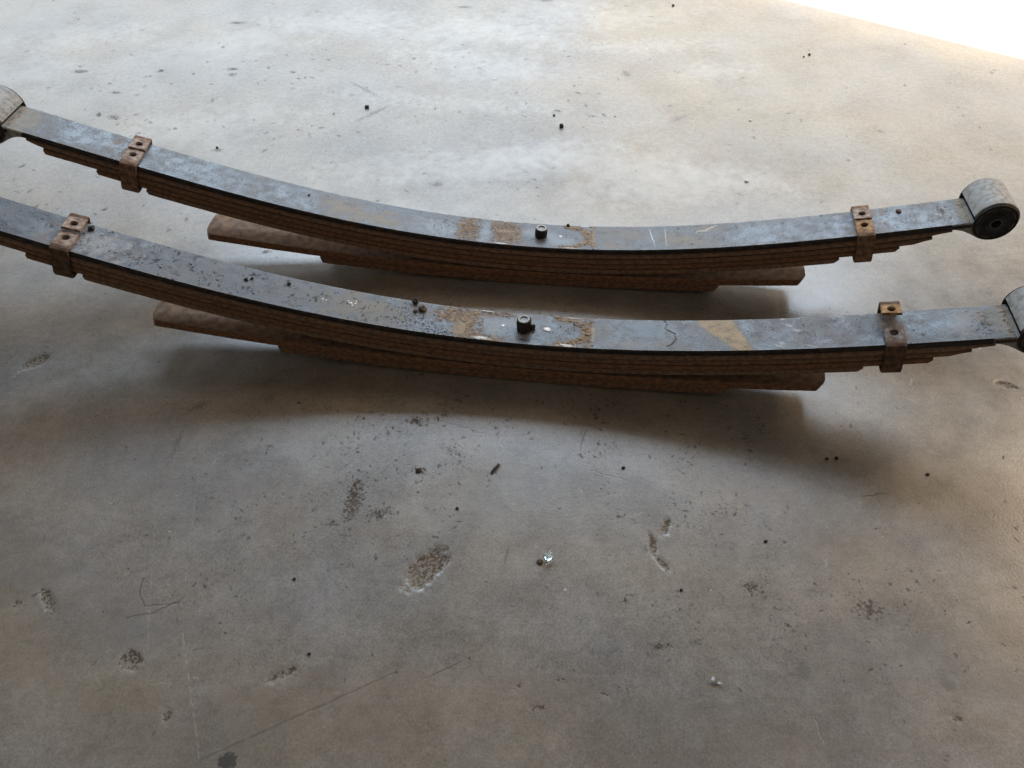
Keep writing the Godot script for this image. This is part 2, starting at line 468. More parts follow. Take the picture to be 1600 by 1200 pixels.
func center_bolt(root: Node3D, high: float, hexa: bool, tilt: float) -> void:
	var b := Node3D.new(); b.name = "center_bolt"; root.add_child(b, true)
	b.transform = Transform3D(Basis(Vector3.FORWARD, tilt) * Basis(Vector3.RIGHT, -PI / 2), Vector3(0.0, 0.0, 0.0))
	var st := st_new()
	var r := 0.0088
	var prof := PackedVector2Array([Vector2(r * (1.08 if hexa else 1.0), 0.0), Vector2(r * 1.06 if hexa else r, high * 0.80), Vector2(r * 0.93, high * 0.95), Vector2(r * 0.86, high), Vector2(r * 0.60, high), Vector2(r * 0.56, high - 0.0016), Vector2(0.0, high - 0.0018)])
	lathe(st, PackedVector2Array([prof[0], prof[1], prof[2]]), Vector3.ZERO, 12 if hexa else 24)
	part("bolt_head", st.commit(), [M.black_bolt], b)
	var st2 := st_new()
	lathe(st2, prof.slice(2), Vector3.ZERO, 24)
	part("worn_face", st2.commit(), [M.worn_steel], b)
	if not hexa:
		for k in 20:
			var a := TAU * k / 20.0
			var kn := st_new()
			prism(kn, PackedVector2Array([Vector2(r * 0.99, -0.0006), Vector2(r * 1.05, 0), Vector2(r * 0.99, 0.0006)]), 0.001, high * 0.78, 0.0)
			var o := part("knurl", kn.commit(), [M.black_bolt], b)
			o.rotation.z = a
	else:
		for k in 6:
			var fl := st_new()
			prism(fl, PackedVector2Array([Vector2(r * 0.95, -0.0052), Vector2(r * 1.08, -0.0048), Vector2(r * 1.08, 0.0048), Vector2(r * 0.95, 0.0052)]), 0.0004, high * 0.86, 0.0006)
			var o := part("hex_flat", fl.commit(), [M.black_bolt], b)
			o.rotation.z = TAU * k / 6.0

func spring(label: String, at: Vector3, yaw: float, rock: float, s: Vector3, eye_l: Vector2, eye_r: Vector2, cv: Canvas, topmat: Material, sd: int) -> Node3D:
	var root := thing("leaf_spring", label, "leaf spring", "pair of leaf springs on the workshop floor")
	var ex := Vector3(cos(yaw) * cos(rock), sin(rock), -sin(yaw) * cos(rock))
	var ez := Vector3(sin(yaw), 0, cos(yaw))
	root.transform = Transform3D(Basis(ex, ez.cross(ex), ez), at)
	var rr := RandomNumberGenerator.new(); rr.seed = sd
	var xl := eye_l.x + 0.0285; var xr := eye_r.x - 0.0285
	var st := st_new()
	leaf(st, s, xl, xr, 0.0, 0.0088, {"rows": 150}, 1)
	var main := part("main_leaf", st.commit(), [M.black_side], root)
	part("painted_top", top_face(s, xl, xr, cv), [topmat], main)
	eye(main, root, s, eye_l, -1.0, rr.randf() * 6.0)
	eye(main, root, s, eye_r, 1.0, 0.9 + rr.randf() * 0.3)
	var rows := [
		[-0.735, 0.570, 0.0091, 0.0085, {"taper_b": 0.045, "thin": 0.42, "taper_a": 0.02, "bulge": 0.004}],
		[-0.712, 0.545, 0.0187, 0.0085, {"taper_b": 0.026, "thin": 0.35, "slant_a": 0.002, "bulge": 0.002}],
		[-0.641, 0.5035, 0.0283, 0.0085, {"slant_b": 0.005, "slant_a": 0.002}],
		[-0.574, 0.4265, 0.0380, 0.0085, {"slant_b": 0.006, "slant_a": 0.003}]]
	for k in 4:
		var q: Array = rows[k]
		var o: Dictionary = q[4]
		o["off"] = rr.randf_range(-0.0006, 0.0006); o["wider"] = rr.randf_range(-0.0006, 0.0001)
		var l := st_new()
		leaf(l, s, q[0], q[1], q[2], q[3], o)
		part("leaf", l.commit(), [M.rust[k % 3]], root)
	var s2 := Vector3(0.126, 0, 0)
	var oo := {"bulge": 0.009, "slant_b": 0.005, "slant_a": -0.0015, "off": 0.0004}
	var ov := st_new(); leaf(ov, s2, -0.513, 0.397, 0.0478, 0.0118, oo, 1)
	var ot := st_new(); leaf(ot, s2, -0.513, 0.397, 0.0478, 0.0118, oo, 2)
	part("overload_leaf", ot.commit(ov.commit()), [M.rust[2], M.rust_lit_top], root)  # top face paler than the sides: its stronger light is put into the colour
	var bo := st_new()
	leaf(bo, s2, -0.340, 0.274, 0.0601, 0.0128, {"bulge": 0.003, "slant_b": 0.006, "slant_a": 0.003, "off": -0.0004, "rows": 60})
	part("bottom_leaf", bo.commit(), [M.rust[1]], root)
	var nut := st_new()
	lathe(nut, PackedVector2Array([Vector2(0.0, -0.0008), Vector2(0.0085, -0.0008), Vector2(0.009, 0.0), Vector2(0.009, 0.004), Vector2(0, 0.004)]), Vector3.ZERO, 16)
	var nn := part("bolt_tail", nut.commit(), [M.black_bolt], root)
	nn.transform = Transform3D(Basis(Vector3.RIGHT, -PI / 2), Vector3(0, -0.0729, 0))
	return root

# ------------------------------------------------------------------ crumbs

func crumb_mesh(sd: int, rough: float, sub := 3) -> Mesh:
	var n := FastNoiseLite.new(); n.seed = sd; n.frequency = 0.9; n.fractal_octaves = 3
	var st := st_new()
	var lat := 4 + sub * 2; var lon := 8 + sub * 2
	var P := []
	for i in lat + 1:
		var row := PackedVector3Array()
		for j in lon:
			var a := PI * i / lat; var b := TAU * j / lon
			var d := Vector3(sin(a) * cos(b), cos(a), sin(a) * sin(b))
			row.append(d * (1.0 + rough * n.get_noise_3d(d.x * 1.6, d.y * 1.6, d.z * 1.6) * 1.6))
		P.append(row)
	for i in lat:
		for j in lon:
			var k := (j + 1) % lon
			var a: Vector3 = P[i][j]; var b: Vector3 = P[i][k]; var c: Vector3 = P[i + 1][k]; var d: Vector3 = P[i + 1][j]
			if i > 0:
				var n1 := (b - a).cross(c - a).normalized()
				if n1.dot(a) < 0: n1 = -n1
				tri(st, a, b, c, n1, n1, n1)
			if i < lat - 1:
				var n2 := (c - a).cross(d - a).normalized()
				if n2.dot(a) < 0: n2 = -n2
				tri(st, a, c, d, n2, n2, n2)
	return st.commit()

func place(at: Vector3, sx: float, sy: float, sz: float, turn: float, tilt := 0.0) -> Transform3D:
	return Transform3D(Basis(Vector3.UP, turn) * Basis(Vector3.RIGHT, tilt) * Basis.from_scale(Vector3(sx, sy, sz)), at)

# ------------------------------------------------------------------ materials

func mat(col: Color, rough: float, metal := 0.0, spec := 0.5) -> StandardMaterial3D:
	var m := StandardMaterial3D.new()
	m.albedo_color = col.linear_to_srgb(); m.roughness = rough; m.metallic = metal; m.metallic_specular = spec
	return m

func noise_tex(sd: int, size: int, freq: float, oct: int, ramp: Array, kind := FastNoiseLite.TYPE_SIMPLEX) -> ImageTexture:
	# a seamless square of noise through a ramp of [position, linear colour]
	var n := FastNoiseLite.new(); n.seed = sd; n.frequency = freq; n.fractal_octaves = oct; n.noise_type = kind
	var d := n.get_seamless_image(size, size, false, false, 0.12, true)
	d.convert(Image.FORMAT_L8)
	var src := d.get_data()
	var lut := []
	for k in 256:
		var t := k / 255.0
		var c: Color = ramp[0][1]
		for q in ramp.size() - 1:
			if t >= ramp[q][0]: c = (ramp[q][1] as Color).lerp(ramp[q + 1][1], clampf((t - ramp[q][0]) / (ramp[q + 1][0] - ramp[q][0]), 0, 1))
		c = c.linear_to_srgb()
		lut.append([int(c.r * 255), int(c.g * 255), int(c.b * 255)])
	var out := PackedByteArray(); out.resize(size * size * 3)
	for p in size * size:
		var e: Array = lut[src[p]]
		out[p * 3] = e[0]; out[p * 3 + 1] = e[1]; out[p * 3 + 2] = e[2]
	return ImageTexture.create_from_image(Image.create_from_data(size, size, false, Image.FORMAT_RGB8, out))

func tri_mat(col: ImageTexture, relief: ImageTexture, relief_cm: float, scale: Vector3, rough: float, offset := Vector3.ZERO, spec := 0.4) -> StandardMaterial3D:
	var m := StandardMaterial3D.new()
	m.albedo_texture = col; m.roughness = rough; m.metallic_specular = spec
	m.uv1_triplanar = true; m.uv1_scale = scale; m.uv1_offset = offset
	if relief:
		m.heightmap_enabled = true; m.heightmap_texture = relief; m.heightmap_scale = relief_cm
	return m

func make_materials() -> void:
	var relief := noise_tex(5, 512, 0.03, 5, [[0.0, Color(0, 0, 0)], [1.0, Color(1, 1, 1)]])
	var rustc := noise_tex(11, 1024, 0.022, 6, [[0.0, Color(0.085, 0.056, 0.041)], [0.34, Color(0.155, 0.104, 0.075)], [0.52, Color(0.19, 0.127, 0.091)], [0.66, Color(0.215, 0.138, 0.093)], [0.80, Color(0.27, 0.155, 0.085)], [1.0, Color(0.36, 0.18, 0.075)]])
	M.rust = []
	for k in 3:
		M.rust.append(tri_mat(rustc, relief, 0.022, Vector3(4.0, 5.0, 4.0), 0.86, Vector3(0.31 * k, 0.17 * k, 0.23 * k)))
	M.rust[1].albedo_color = Color(0.96, 0.93, 0.90); M.rust[2].albedo_color = Color(0.98, 0.90, 0.83)
	var palec := noise_tex(13, 1024, 0.010, 6, [[0.0, Color(0.08, 0.05, 0.034)], [0.4, Color(0.175, 0.112, 0.075)], [0.6, Color(0.215, 0.138, 0.09)], [1.0, Color(0.33, 0.18, 0.09)]])
	M.rust_lit_top = tri_mat(palec, relief, 0.02, Vector3(5.0, 5.0, 5.0), 0.85)
	var blackc := noise_tex(17, 1024, 0.014, 6, [[0.0, Color(0.008, 0.008, 0.009)], [0.55, Color(0.016, 0.015, 0.016)], [0.68, Color(0.030, 0.022, 0.018)], [0.80, Color(0.075, 0.042, 0.025)], [1.0, Color(0.11, 0.06, 0.035)]])
	M.black_side = tri_mat(blackc, relief, 0.03, Vector3(3.0, 8.0, 5.0), 0.6)
	var eyec := noise_tex(19, 1024, 0.016, 6, [[0.0, Color(0.10, 0.085, 0.07)], [0.30, Color(0.21, 0.195, 0.175)], [0.5, Color(0.265, 0.255, 0.24)], [0.75, Color(0.31, 0.30, 0.285)], [1.0, Color(0.45, 0.43, 0.41)]])
	M.eye_steel = tri_mat(eyec, relief, 0.012, Vector3(6, 6, 6), 0.62)
	var clipc := noise_tex(23, 512, 0.02, 5, [[0.0, Color(0.06, 0.035, 0.024)], [0.45, Color(0.16, 0.095, 0.062)], [0.7, Color(0.23, 0.14, 0.09)], [1.0, Color(0.32, 0.16, 0.07)]])
	M.clip_rust = tri_mat(clipc, relief, 0.02, Vector3(7, 7, 7), 0.85)
	var tanc := noise_tex(29, 512, 0.02, 5, [[0.0, Color(0.07, 0.042, 0.028)], [0.35, Color(0.21, 0.14, 0.10)], [0.65, Color(0.30, 0.23, 0.185)], [1.0, Color(0.42, 0.37, 0.34)]])
	M.clip_tan = tri_mat(tanc, relief, 0.02, Vector3(8, 8, 8), 0.8)
	M.clip_orange = M.clip_tan.duplicate(); M.clip_orange.albedo_color = Color(1.0, 0.90, 0.72)
	M.clip_grey = M.clip_tan.duplicate(); M.clip_grey.albedo_color = Color(0.78, 0.80, 0.84)
	M.clip_dark = M.clip_rust.duplicate(); M.clip_dark.albedo_color = Color(0.78, 0.78, 0.80)
	M.rubber = tri_mat(noise_tex(31, 512, 0.02, 5, [[0.0, Color(0.006, 0.006, 0.006)], [0.6, Color(0.012, 0.012, 0.012)], [1.0, Color(0.05, 0.045, 0.04)]]), relief, 0.03, Vector3(9, 9, 9), 0.6)
	M.rubber_worn = mat(Color(0.045, 0.040, 0.036), 0.55)
	M.dark_steel = mat(Color(0.02, 0.018, 0.016), 0.5)
	M.black_bolt = tri_mat(blackc, relief, 0.02, Vector3(14, 14, 14), 0.5)
	M.worn_steel = tri_mat(eyec, relief, 0.015, Vector3(22, 22, 22), 0.4)
	M.dark_crumb = mat(Color(0.012, 0.011, 0.010), 0.7)
	M.soil = mat(Color(0.10, 0.065, 0.038), 0.95)
	M.dark_soil = mat(Color(0.035, 0.026, 0.018), 0.95)
	M.pale_chip = mat(Color(0.62, 0.60, 0.56), 0.7)
	M.grey_stone = mat(Color(0.20, 0.18, 0.16), 0.9)
	M.rust_flake = mat(Color(0.10, 0.05, 0.025), 0.9)
	var gl := StandardMaterial3D.new()
	gl.albedo_color = Color(0.93, 0.97, 0.96, 0.05); gl.roughness = 0.06; gl.refraction_enabled = true; gl.refraction_scale = 0.05
	M.glass = gl
	M.foil = mat(Color(0.35, 0.35, 0.36), 0.55, 1.0)

# ------------------------------------------------------------------ leaf paint

func leaf_canvas(sd: int) -> Canvas:
	var cv := Canvas.new(2048, 96, -0.775, -0.032, 1500.0)
	var n1 := cv.noise(sd, 0.16, 4); var n2 := cv.noise(sd + 1, 0.022, 4); var n3 := cv.noise(sd + 2, 0.0035, 3); var n4 := cv.noise(sd + 3, 0.05, 5)
	var rn := RandomNumberGenerator.new(); rn.seed = sd
	for j in cv.h:
		for i in cv.w:
			var p := j * cv.w + i
			var a := n1[p] / 255.0 * 2.0 - 1.0; var b := n2[p] / 255.0 * 2.0 - 1.0; var c := n3[p] / 255.0 * 2.0 - 1.0; var d := n4[p] / 255.0 * 2.0 - 1.0
			# black paint under dust: dust lies in patches
			var dust := clampf(0.42 + 0.40 * a + 0.55 * b + 0.50 * d + 0.70 * c + 0.25 * (rn.randf() - 0.5), 0.0, 1.0)
			cv.r[p] = lerpf(0.017, 0.178, dust); cv.g[p] = lerpf(0.020, 0.178, dust); cv.b[p] = lerpf(0.027, 0.183, dust)
			if c + 0.5 * b > 0.62:
				cv.r[p] *= 0.45; cv.g[p] *= 0.45; cv.b[p] *= 0.48
			cv.hg[p] = 0.03 * c + 0.05 * b
			cv.ro[p] = lerpf(0.28, 0.70, dust)
	return cv

const MUD := Color(0.20, 0.128, 0.074)
const MUD_DARK := Color(0.105, 0.062, 0.034)
const MUD_PALE := Color(0.33, 0.255, 0.185)
const DUST := Color(0.27, 0.245, 0.205)
const CHALK := Color(0.60, 0.59, 0.57)
const BLUE := Color(0.120, 0.150, 0.190)
const INK := Color(0.010, 0.010, 0.012)

# dried mud as it stays round the spring pad: a brown film with grains and lumps in it
func mud(cv: Canvas, r: RandomNumberGenerator, x: float, z: float, sx: float, sz: float, n: int, high: float) -> void:
	for k in maxi(1, n / 8):
		var c := MUD.lerp(MUD_PALE, r.randf() * 0.6)
		cv.blob(x + r.randf_range(-sx, sx), z + r.randf_range(-sz, sz), r.randf_range(0.003, 0.008), r.randf_range(0.0025, 0.006), r.randf() * PI, c, r.randf_range(0.35, 0.75), 0.7, 0.7, 0.05, 0.95, 0.5)
	for k in n:
		var px := x + r.randf_range(-sx, sx); var pz := z + r.randf_range(-sz, sz)
		var t := r.randf()
		var c := MUD_DARK if t < 0.45 else (MUD if t < 0.7 else MUD_PALE)
		cv.blob(px, pz, r.randf_range(0.0007, 0.0030), r.randf_range(0.0006, 0.0018), r.randf_range(-0.8, 0.8), c, r.randf_range(0.4, 0.95), 0.5, 0.6, 0.45 * high * r.randf_range(-0.15, 0.8), 0.95)

func paint_back_spring() -> Canvas:
	var cv := leaf_canvas(300)
	var r := RandomNumberGenerator.new(); r.seed = 41
	# tan dust
	cv.blob(-0.745, 0.0, 0.030, 0.06, 0.0, Color(0.30, 0.28, 0.24), 0.8, 0.8, 0.5, 0.0, 0.9)
	for q in [[-0.30, 0.002, 0.05, 0.030, 0.55], [-0.245, 0.010, 0.045, 0.018, 0.75], [-0.232, -0.010, 0.016, 0.007, 0.7], [-0.19, 0.0, 0.03, 0.02, 0.3], [0.109, 0.018, 0.025, 0.012, 0.6], [0.215, 0.008, 0.040, 0.018, 0.65], [0.250, -0.018, 0.025, 0.008, 0.6], [0.13, -0.01, 0.06, 0.02, 0.35]]:
		cv.blob(q[0], q[1], q[2], q[3], 0.15, Color(0.33, 0.28, 0.215), q[4], 0.9, 0.6, 0.0, 0.9, 0.8)
	# clean bluish steel, wiped
	for q in [[-0.160, 0.008, 0.040, 0.022], [-0.085, 0.005, 0.010, 0.03], [0.02, 0.010, 0.045, 0.014], [-0.003, -0.004, 0.034, 0.012]]:
		cv.blob(q[0], q[1], q[2], q[3], 0.1, Color(0.15, 0.165, 0.19), 0.8, 0.6, 0.4, 0.0, 0.40)
	cv.specks(r, 60, -0.147, -0.004, 0.03, 0.03, 0.0006, 0.0022, INK, 0.9, 0.2)
	cv.specks(r, 35, -0.122, 0.018, 0.03, 0.016, 0.0006, 0.002, INK, 0.8, 0.2)
	# mud of the spring pad
	for q in [[-0.110, 0.0, 0.018, 0.034, 0.75], [-0.056, -0.012, 0.024, 0.017, 0.8], [-0.053, 0.012, 0.024, 0.014, 0.7]]: cv.blob(q[0], q[1], q[2], q[3], 0.0, Color(0.175, 0.112, 0.066), q[4], 0.5, 0.6, 0.05, 0.95, 0.7)
	mud(cv, r, -0.110, 0.0, 0.017, 0.028, 130, 0.7)
	mud(cv, r, -0.055, -0.013, 0.022, 0.014, 110, 0.8)
	mud(cv, r, -0.052, 0.012, 0.022, 0.013, 90, 0.6)
	cv.blob(-0.052, -0.003, 0.018, 0.006, 0.0, MUD_PALE, 0.6, 0.6, 0.5, 0.2, 0.95)
	for k in 60:
		var a := lerpf(-1.75, 1.75, k / 59.0)
		mud(cv, r, 0.040 + 0.034 * cos(a), 0.0245 * sin(a), 0.006, 0.0035, 4, 1.0)
	mud(cv, r, 0.0785, 0.0, 0.0035, 0.029, 60, 0.6)
	cv.blob(0.0795, 0.0, 0.003, 0.029, 0.0, MUD_PALE, 0.6, 0.5, 0.2, 0.2, 0.95)
	for q in [[-0.059, 0.0268, 0.010, 0.0022], [0.046, 0.0275, 0.012, 0.002], [-0.056, -0.0285, 0.006, 0.0015], [0.066, -0.0275, 0.008, 0.002]]:
		cv.blob(q[0], q[1], q[2], q[3], 0.0, CHALK, 0.95, 0.35, 0.5, 0.3, 0.8)
	cv.blob(0.030, -0.0005, 0.0024, 0.0024, 0.0, Color(0.8, 0.79, 0.76), 1.0, 0.3, 0.25, 0.3, 0.7)
	# scratches and flecks
	cv.stroke(0.1630, -0.026, 0.1712, 0.024, 0.0009, CHALK, 0.8, 0.001)
	cv.stroke(0.1855, -0.027, 0.1880, 0.022, 0.0008, CHALK, 0.7, 0.001)
	cv.stroke(0.230, -0.008, 0.262, -0.026, 0.0022, Color(0.40, 0.37, 0.33), 0.6, 0.004)
	# right: bluish sky sheen laid into the colour, dark nicks, white powder at the eye
	for k in 16: cv.blob(r.randf_range(0.27, 0.54), r.randf_range(-0.02, 0.02), 0.04, 0.014, 0.0, BLUE, 0.55, 0.9, 0.4)
	for k in 8: cv.blob(r.randf_range(-0.70, -0.35), r.randf_range(-0.02, 0.02), 0.05, 0.014, 0.0, Color(0.115, 0.128, 0.145), 0.5, 0.9, 0.4)
	cv.grit(r, 1800, 0.38, 0.0, 0.20, 0.034, 0.0005, 0.0028, INK, 0.85, 0.03, 0.5, 0.0)
	cv.grit(r, 1000, -0.42, 0.0, 0.32, 0.034, 0.0005, 0.0022, INK, 0.8, 0.03, 0.4, 0.0)
	cv.specks(r, 200, 0.19, 0.0, 0.10, 0.028, 0.0004, 0.0014, INK, 0.6, 0.0, false)
	cv.specks(r, 150, 0.565, 0.0, 0.035, 0.03, 0.0006, 0.003, CHALK, 0.55, 0.1)
	cv.blob(0.566, 0.004, 0.016, 0.014, 0.0, Color(0.42, 0.41, 0.40), 0.6, 0.8, 0.6, 0.1, 0.9, 1.0)
	cv.blob(0.586, 0.0, 0.012, 0.04, 0.0, Color(0.27, 0.24, 0.19), 0.85, 0.5, 0.3, 0.2, 0.95)
	mud(cv, r, 0.585, 0.0, 0.003, 0.028, 50, 1.0)
	mud(cv, r, -0.756, 0.0, 0.003, 0.028, 50, 0.8)
	cv.specks(r, 60, 0.560, -0.002, 0.006, 0.018, 0.0008, 0.0024, INK, 0.8)
	for k in 80: cv.blob(r.randf_range(-0.7, 0.55), r.randf_range(-0.027, 0.027), r.randf_range(0.003, 0.016), r.randf_range(0.002, 0.006), r.randf_range(-0.6, 0.6), Color(0.04, 0.04, 0.045), r.randf_range(0.15, 0.55), 0.5, 0.8, 0.0, 0.5, 1.2)
	clip_stain(cv, r, -0.597, 0.020, -0.010)
	clip_stain(cv, r, 0.459, 0.008, 0.016)
	edges(cv, r)
	return cv

func clip_stain(cv: Canvas, r: RandomNumberGenerator, x: float, before: float, after: float) -> void:
	for k in 40:
		var px := x + r.randf_range(-0.014 - maxf(before, 0.0), 0.014 + maxf(after, 0.0))
		cv.blob(px, r.randf_range(-0.028, 0.028), r.randf_range(0.002, 0.006), r.randf_range(0.003, 0.009), 0.0, Color(0.20, 0.125, 0.085).lerp(Color(0.27, 0.22, 0.19), r.randf()), 0.35, 0.8, 0.5, 0.0, 0.9)

func edges(cv: Canvas, r: RandomNumberGenerator) -> void:
	# worn rim along both long edges
	for k in 260:
		var x := r.randf_range(-0.75, 0.58)
		var z := 0.0288 if r.randf() < 0.6 else -0.0286
		cv.blob(x, z, r.randf_range(0.004, 0.03), r.randf_range(0.0006, 0.0016), 0.0, Color(0.25, 0.24, 0.225), r.randf_range(0.15, 0.6), 0.6, 0.4)

func paint_front_spring() -> Canvas:
	var cv := leaf_canvas(500)
	var r := RandomNumberGenerator.new(); r.seed = 43
	for k in 8: cv.blob(r.randf_range(-0.75, -0.62), r.randf_range(-0.02, 0.02), 0.035, 0.016, 0.0, Color(0.11, 0.125, 0.145), 0.6, 0.9, 0.4)
	# chalky dust after the left clip
	cv.blob(-0.560, 0.0, 0.055, 0.034, 0.2, Color(0.36, 0.36, 0.365), 0.75, 0.7, 0.7, 0.0, 0.85, 1.0)
	cv.blob(-0.36, 0.0, 0.20, 0.05, 0.0, Color(0.150, 0.152, 0.160), 0.6, 0.5, 0.3, 0.0, 0.75, 0.8)
	cv.stroke(-0.540, 0.026, -0.505, -0.028, 0.006, Color(0.11, 0.11, 0.12), 0.35, 0.003)
	cv.blob(-0.22, 0.0, 0.07, 0.04, 0.0, Color(0.235, 0.215, 0.18), 0.7, 0.7, 0.5, 0.0, 0.9, 0.6)
	cv.grit(r, 4200, -0.40, 0.0, 0.26, 0.038, 0.0007, 0.0040, INK, 0.95, 0.03, 0.6, 0.05)
	for q in [[-0.3768, -0.0051, 0.0032], [-0.371, -0.008, 0.0022], [-0.3232, -0.0153, 0.003], [-0.41, 0.008, 0.002], [-0.48, 0.012, 0.002], [-0.45, -0.008, 0.002], [-0.36, 0.016, 0.0022]]:
		cv.blob(q[0], q[1], q[2], q[2] * 0.7, 0.3, INK, 1.0, 0.3, 0.5, 0.6)
	for k in 9: cv.blob(-0.262 + r.randf_range(-0.022, 0.035), -0.004 + r.randf_range(-0.006, 0.008), 0.0016, 0.0012, 0.0, Color(0.72, 0.71, 0.69), 0.95, 0.4, 0.5, 0.2)
	# soil spilled on the edge
	cv.specks(r, 420, -0.150, 0.002, 0.05, 0.036, 0.0006, 0.0024, INK, 0.75, 0.3)
	cv.specks(r, 120, -0.110, 0.024, 0.03, 0.012, 0.0006, 0.0022, INK, 0.7, 0.3)
	# pad mud
	for q in [[-0.094, -0.012, 0.030, 0.020, 0.8], [-0.078, 0.010, 0.018, 0.024, 0.7], [-0.040, -0.024, 0.026, 0.007, 0.7], [-0.044, 0.023, 0.020, 0.007, 0.7], [0.084, 0.0, 0.009, 0.032, 0.7]]: cv.blob(q[0], q[1], q[2], q[3], 0.0, Color(0.175, 0.112, 0.066), q[4], 0.5, 0.6, 0.05, 0.95, 0.7)
	mud(cv, r, -0.094, -0.014, 0.026, 0.015, 120, 0.9)
	cv.blob(-0.085, 0.012, 0.016, 0.020, 0.0, MUD_PALE, 0.75, 0.6, 0.5, 0.2, 0.95)
	mud(cv, r, -0.072, 0.004, 0.007, 0.026, 70, 0.7)
	cv.blob(-0.024, 0.0, 0.046, 0.028, 0.0, Color(0.17, 0.178, 0.19), 0.85, 0.5, 0.3, 0.0, 0.45)
	mud(cv, r, -0.040, -0.0235, 0.026, 0.005, 70, 1.2)
	mud(cv, r, -0.044, 0.0225, 0.018, 0.006, 60, 0.9)
	mud(cv, r, -0.060, 0.002, 0.005, 0.02, 30, 0.8)
	cv.specks(r, 80, -0.036, 0.0, 0.03, 0.02, 0.0005, 0.0014, INK, 0.7)
	for k in 60:
		var a := lerpf(-1.7, 1.7, k / 59.0)
		mud(cv, r, 0.046 + 0.036 * cos(a), 0.0245 * sin(a), 0.006, 0.004, 5, 1.2)
	mud(cv, r, 0.0875, 0.0, 0.0045, 0.029, 70, 0.7)
	cv.blob(0.092, 0.0, 0.003, 0.029, 0.0, Color(0.33, 0.31, 0.27), 0.7, 0.6, 0.2, 0.1, 0.95)
	cv.specks(r, 200, 0.060, 0.0, 0.03, 0.026, 0.0005, 0.0016, INK, 0.7, 0.2)
	cv.blob(-0.0294, -0.0022, 0.0026, 0.0026, 0.0, Color(0.78, 0.77, 0.74), 1.0, 0.3, 0.3, 0.4, 0.7)
	cv.blob(0.0304, -0.0020, 0.0052, 0.0040, 0.3, Color(0.80, 0.79, 0.75), 1.0, 0.25, 0.3, 0.6, 0.7)
	for q in [[-0.055, 0.0255, 0.012, 0.003], [0.058, 0.0265, 0.013, 0.003], [-0.054, -0.0275, 0.010, 0.002], [0.066, -0.0280, 0.012, 0.0016]]:
		cv.blob(q[0], q[1], q[2], q[3], 0.0, CHALK, 1.0, 0.3, 0.6, 0.4, 0.8)
	# right of the pad
	cv.blob(0.160, -0.010, 0.034, 0.020, 0.1, Color(0.115, 0.145, 0.175), 0.85, 0.5, 0.5, 0.0, 0.5)
	cv.blob(0.140, 0.018, 0.045, 0.010, 0.0, Color(0.33, 0.33, 0.33), 0.5, 0.9, 0.6, 0.0, 0.85, 1.2)
	cv.blob(0.235, 0.012, 0.030, 0.014, 0.0, Color(0.105, 0.115, 0.125), 0.6, 0.8, 0.6, 0.0, 0.6, 1.2)
	var cr := [[0.1853, -0.0285], [0.1885, -0.020], [0.1862, -0.012], [0.1985, -0.002], [0.2000, 0.008], [0.1950, 0.016], [0.1880, 0.021]]
	for k in cr.size() - 1: cv.stroke(cr[k][0], cr[k][1], cr[k + 1][0], cr[k + 1][1], 0.0014, INK, 1.0, 0.001, -0.2, false)
	# tan slanting band
	for k in 44:
		var t := k / 43.0
		var xa := lerpf(0.230, 0.272, smoothstep(0.0, 1.0, t)); var xb := lerpf(0.269, 0.293, t)
		for q in 11:
			var x := lerpf(xa, xb, q / 10.0)
			cv.blob(x, lerpf(-0.030, 0.030, t), 0.0048, 0.0026, 0.3, Color(0.44, 0.345, 0.225).lerp(Color(0.30, 0.235, 0.16), r.randf()), 0.5, 0.8, 0.7, 0.01, 0.95, 0.8)
	cv.specks(r, 260, 0.268, 0.0, 0.03, 0.03, 0.0004, 0.0012, Color(0.13, 0.09, 0.06), 0.7)
	for k in 16: cv.blob(r.randf_range(0.295, 0.43), r.randf_range(-0.025, 0.025), 0.028, 0.012, 0.0, Color(0.085, 0.082, 0.095), 0.5, 0.8, 0.5)
	for k in 14: cv.blob(r.randf_range(0.43, 0.54), r.randf_range(-0.02, 0.02), 0.03, 0.012, 0.0, BLUE, 0.55, 0.9, 0.4)  # bluish sky sheen put into the leaf colour
	cv.grit(r, 1200, 0.40, 0.0, 0.18, 0.034, 0.0005, 0.0026, INK, 0.8, 0.03, 0.5, 0.0)
	for q in [[0.342, -0.014, 0.005, 0.003], [0.349, -0.006, 0.006, 0.0035], [0.3292, 0.0175, 0.004, 0.004], [0.326, 0.0225, 0.007, 0.0018], [0.364, 0.0245, 0.012, 0.001], [0.402, -0.0275, 0.006, 0.002], [0.4285, -0.027, 0.004, 0.0016], [0.335, -0.027, 0.003, 0.003]]:
		cv.blob(q[0], q[1], q[2], q[3], 0.4, Color(0.50, 0.51, 0.53), 0.8, 0.6, 0.6, 0.05, 0.8, 0.8)
	for k in 9:
		var x := r.randf_range(0.31, 0.52); var z := r.randf_range(-0.02, 0.02); var a := r.randf_range(-0.9, 0.9)
		cv.stroke(x, z, x + 0.02 * cos(a), z + 0.02 * sin(a), 0.0005, Color(0.34, 0.34, 0.36), 0.5, 0.002)
	cv.blob(0.548, 0.0, 0.04, 0.035, 0.0, Color(0.33, 0.33, 0.335), 0.6, 0.9, 0.6, 0.0, 0.85, 1.2)
	cv.blob(0.580, 0.0, 0.018, 0.04, 0.0, Color(0.29, 0.265, 0.235), 0.85, 0.6, 0.4, 0.1, 0.95)
	mud(cv, r, 0.583, 0.0, 0.003, 0.028, 60, 1.2)
	mud(cv, r, 0.562, -0.004, 0.006, 0.014, 24, 0.8)
	cv.specks(r, 130, 0.558, 0.002, 0.014, 0.026, 0.0006, 0.0020, INK, 0.75, 0.2)
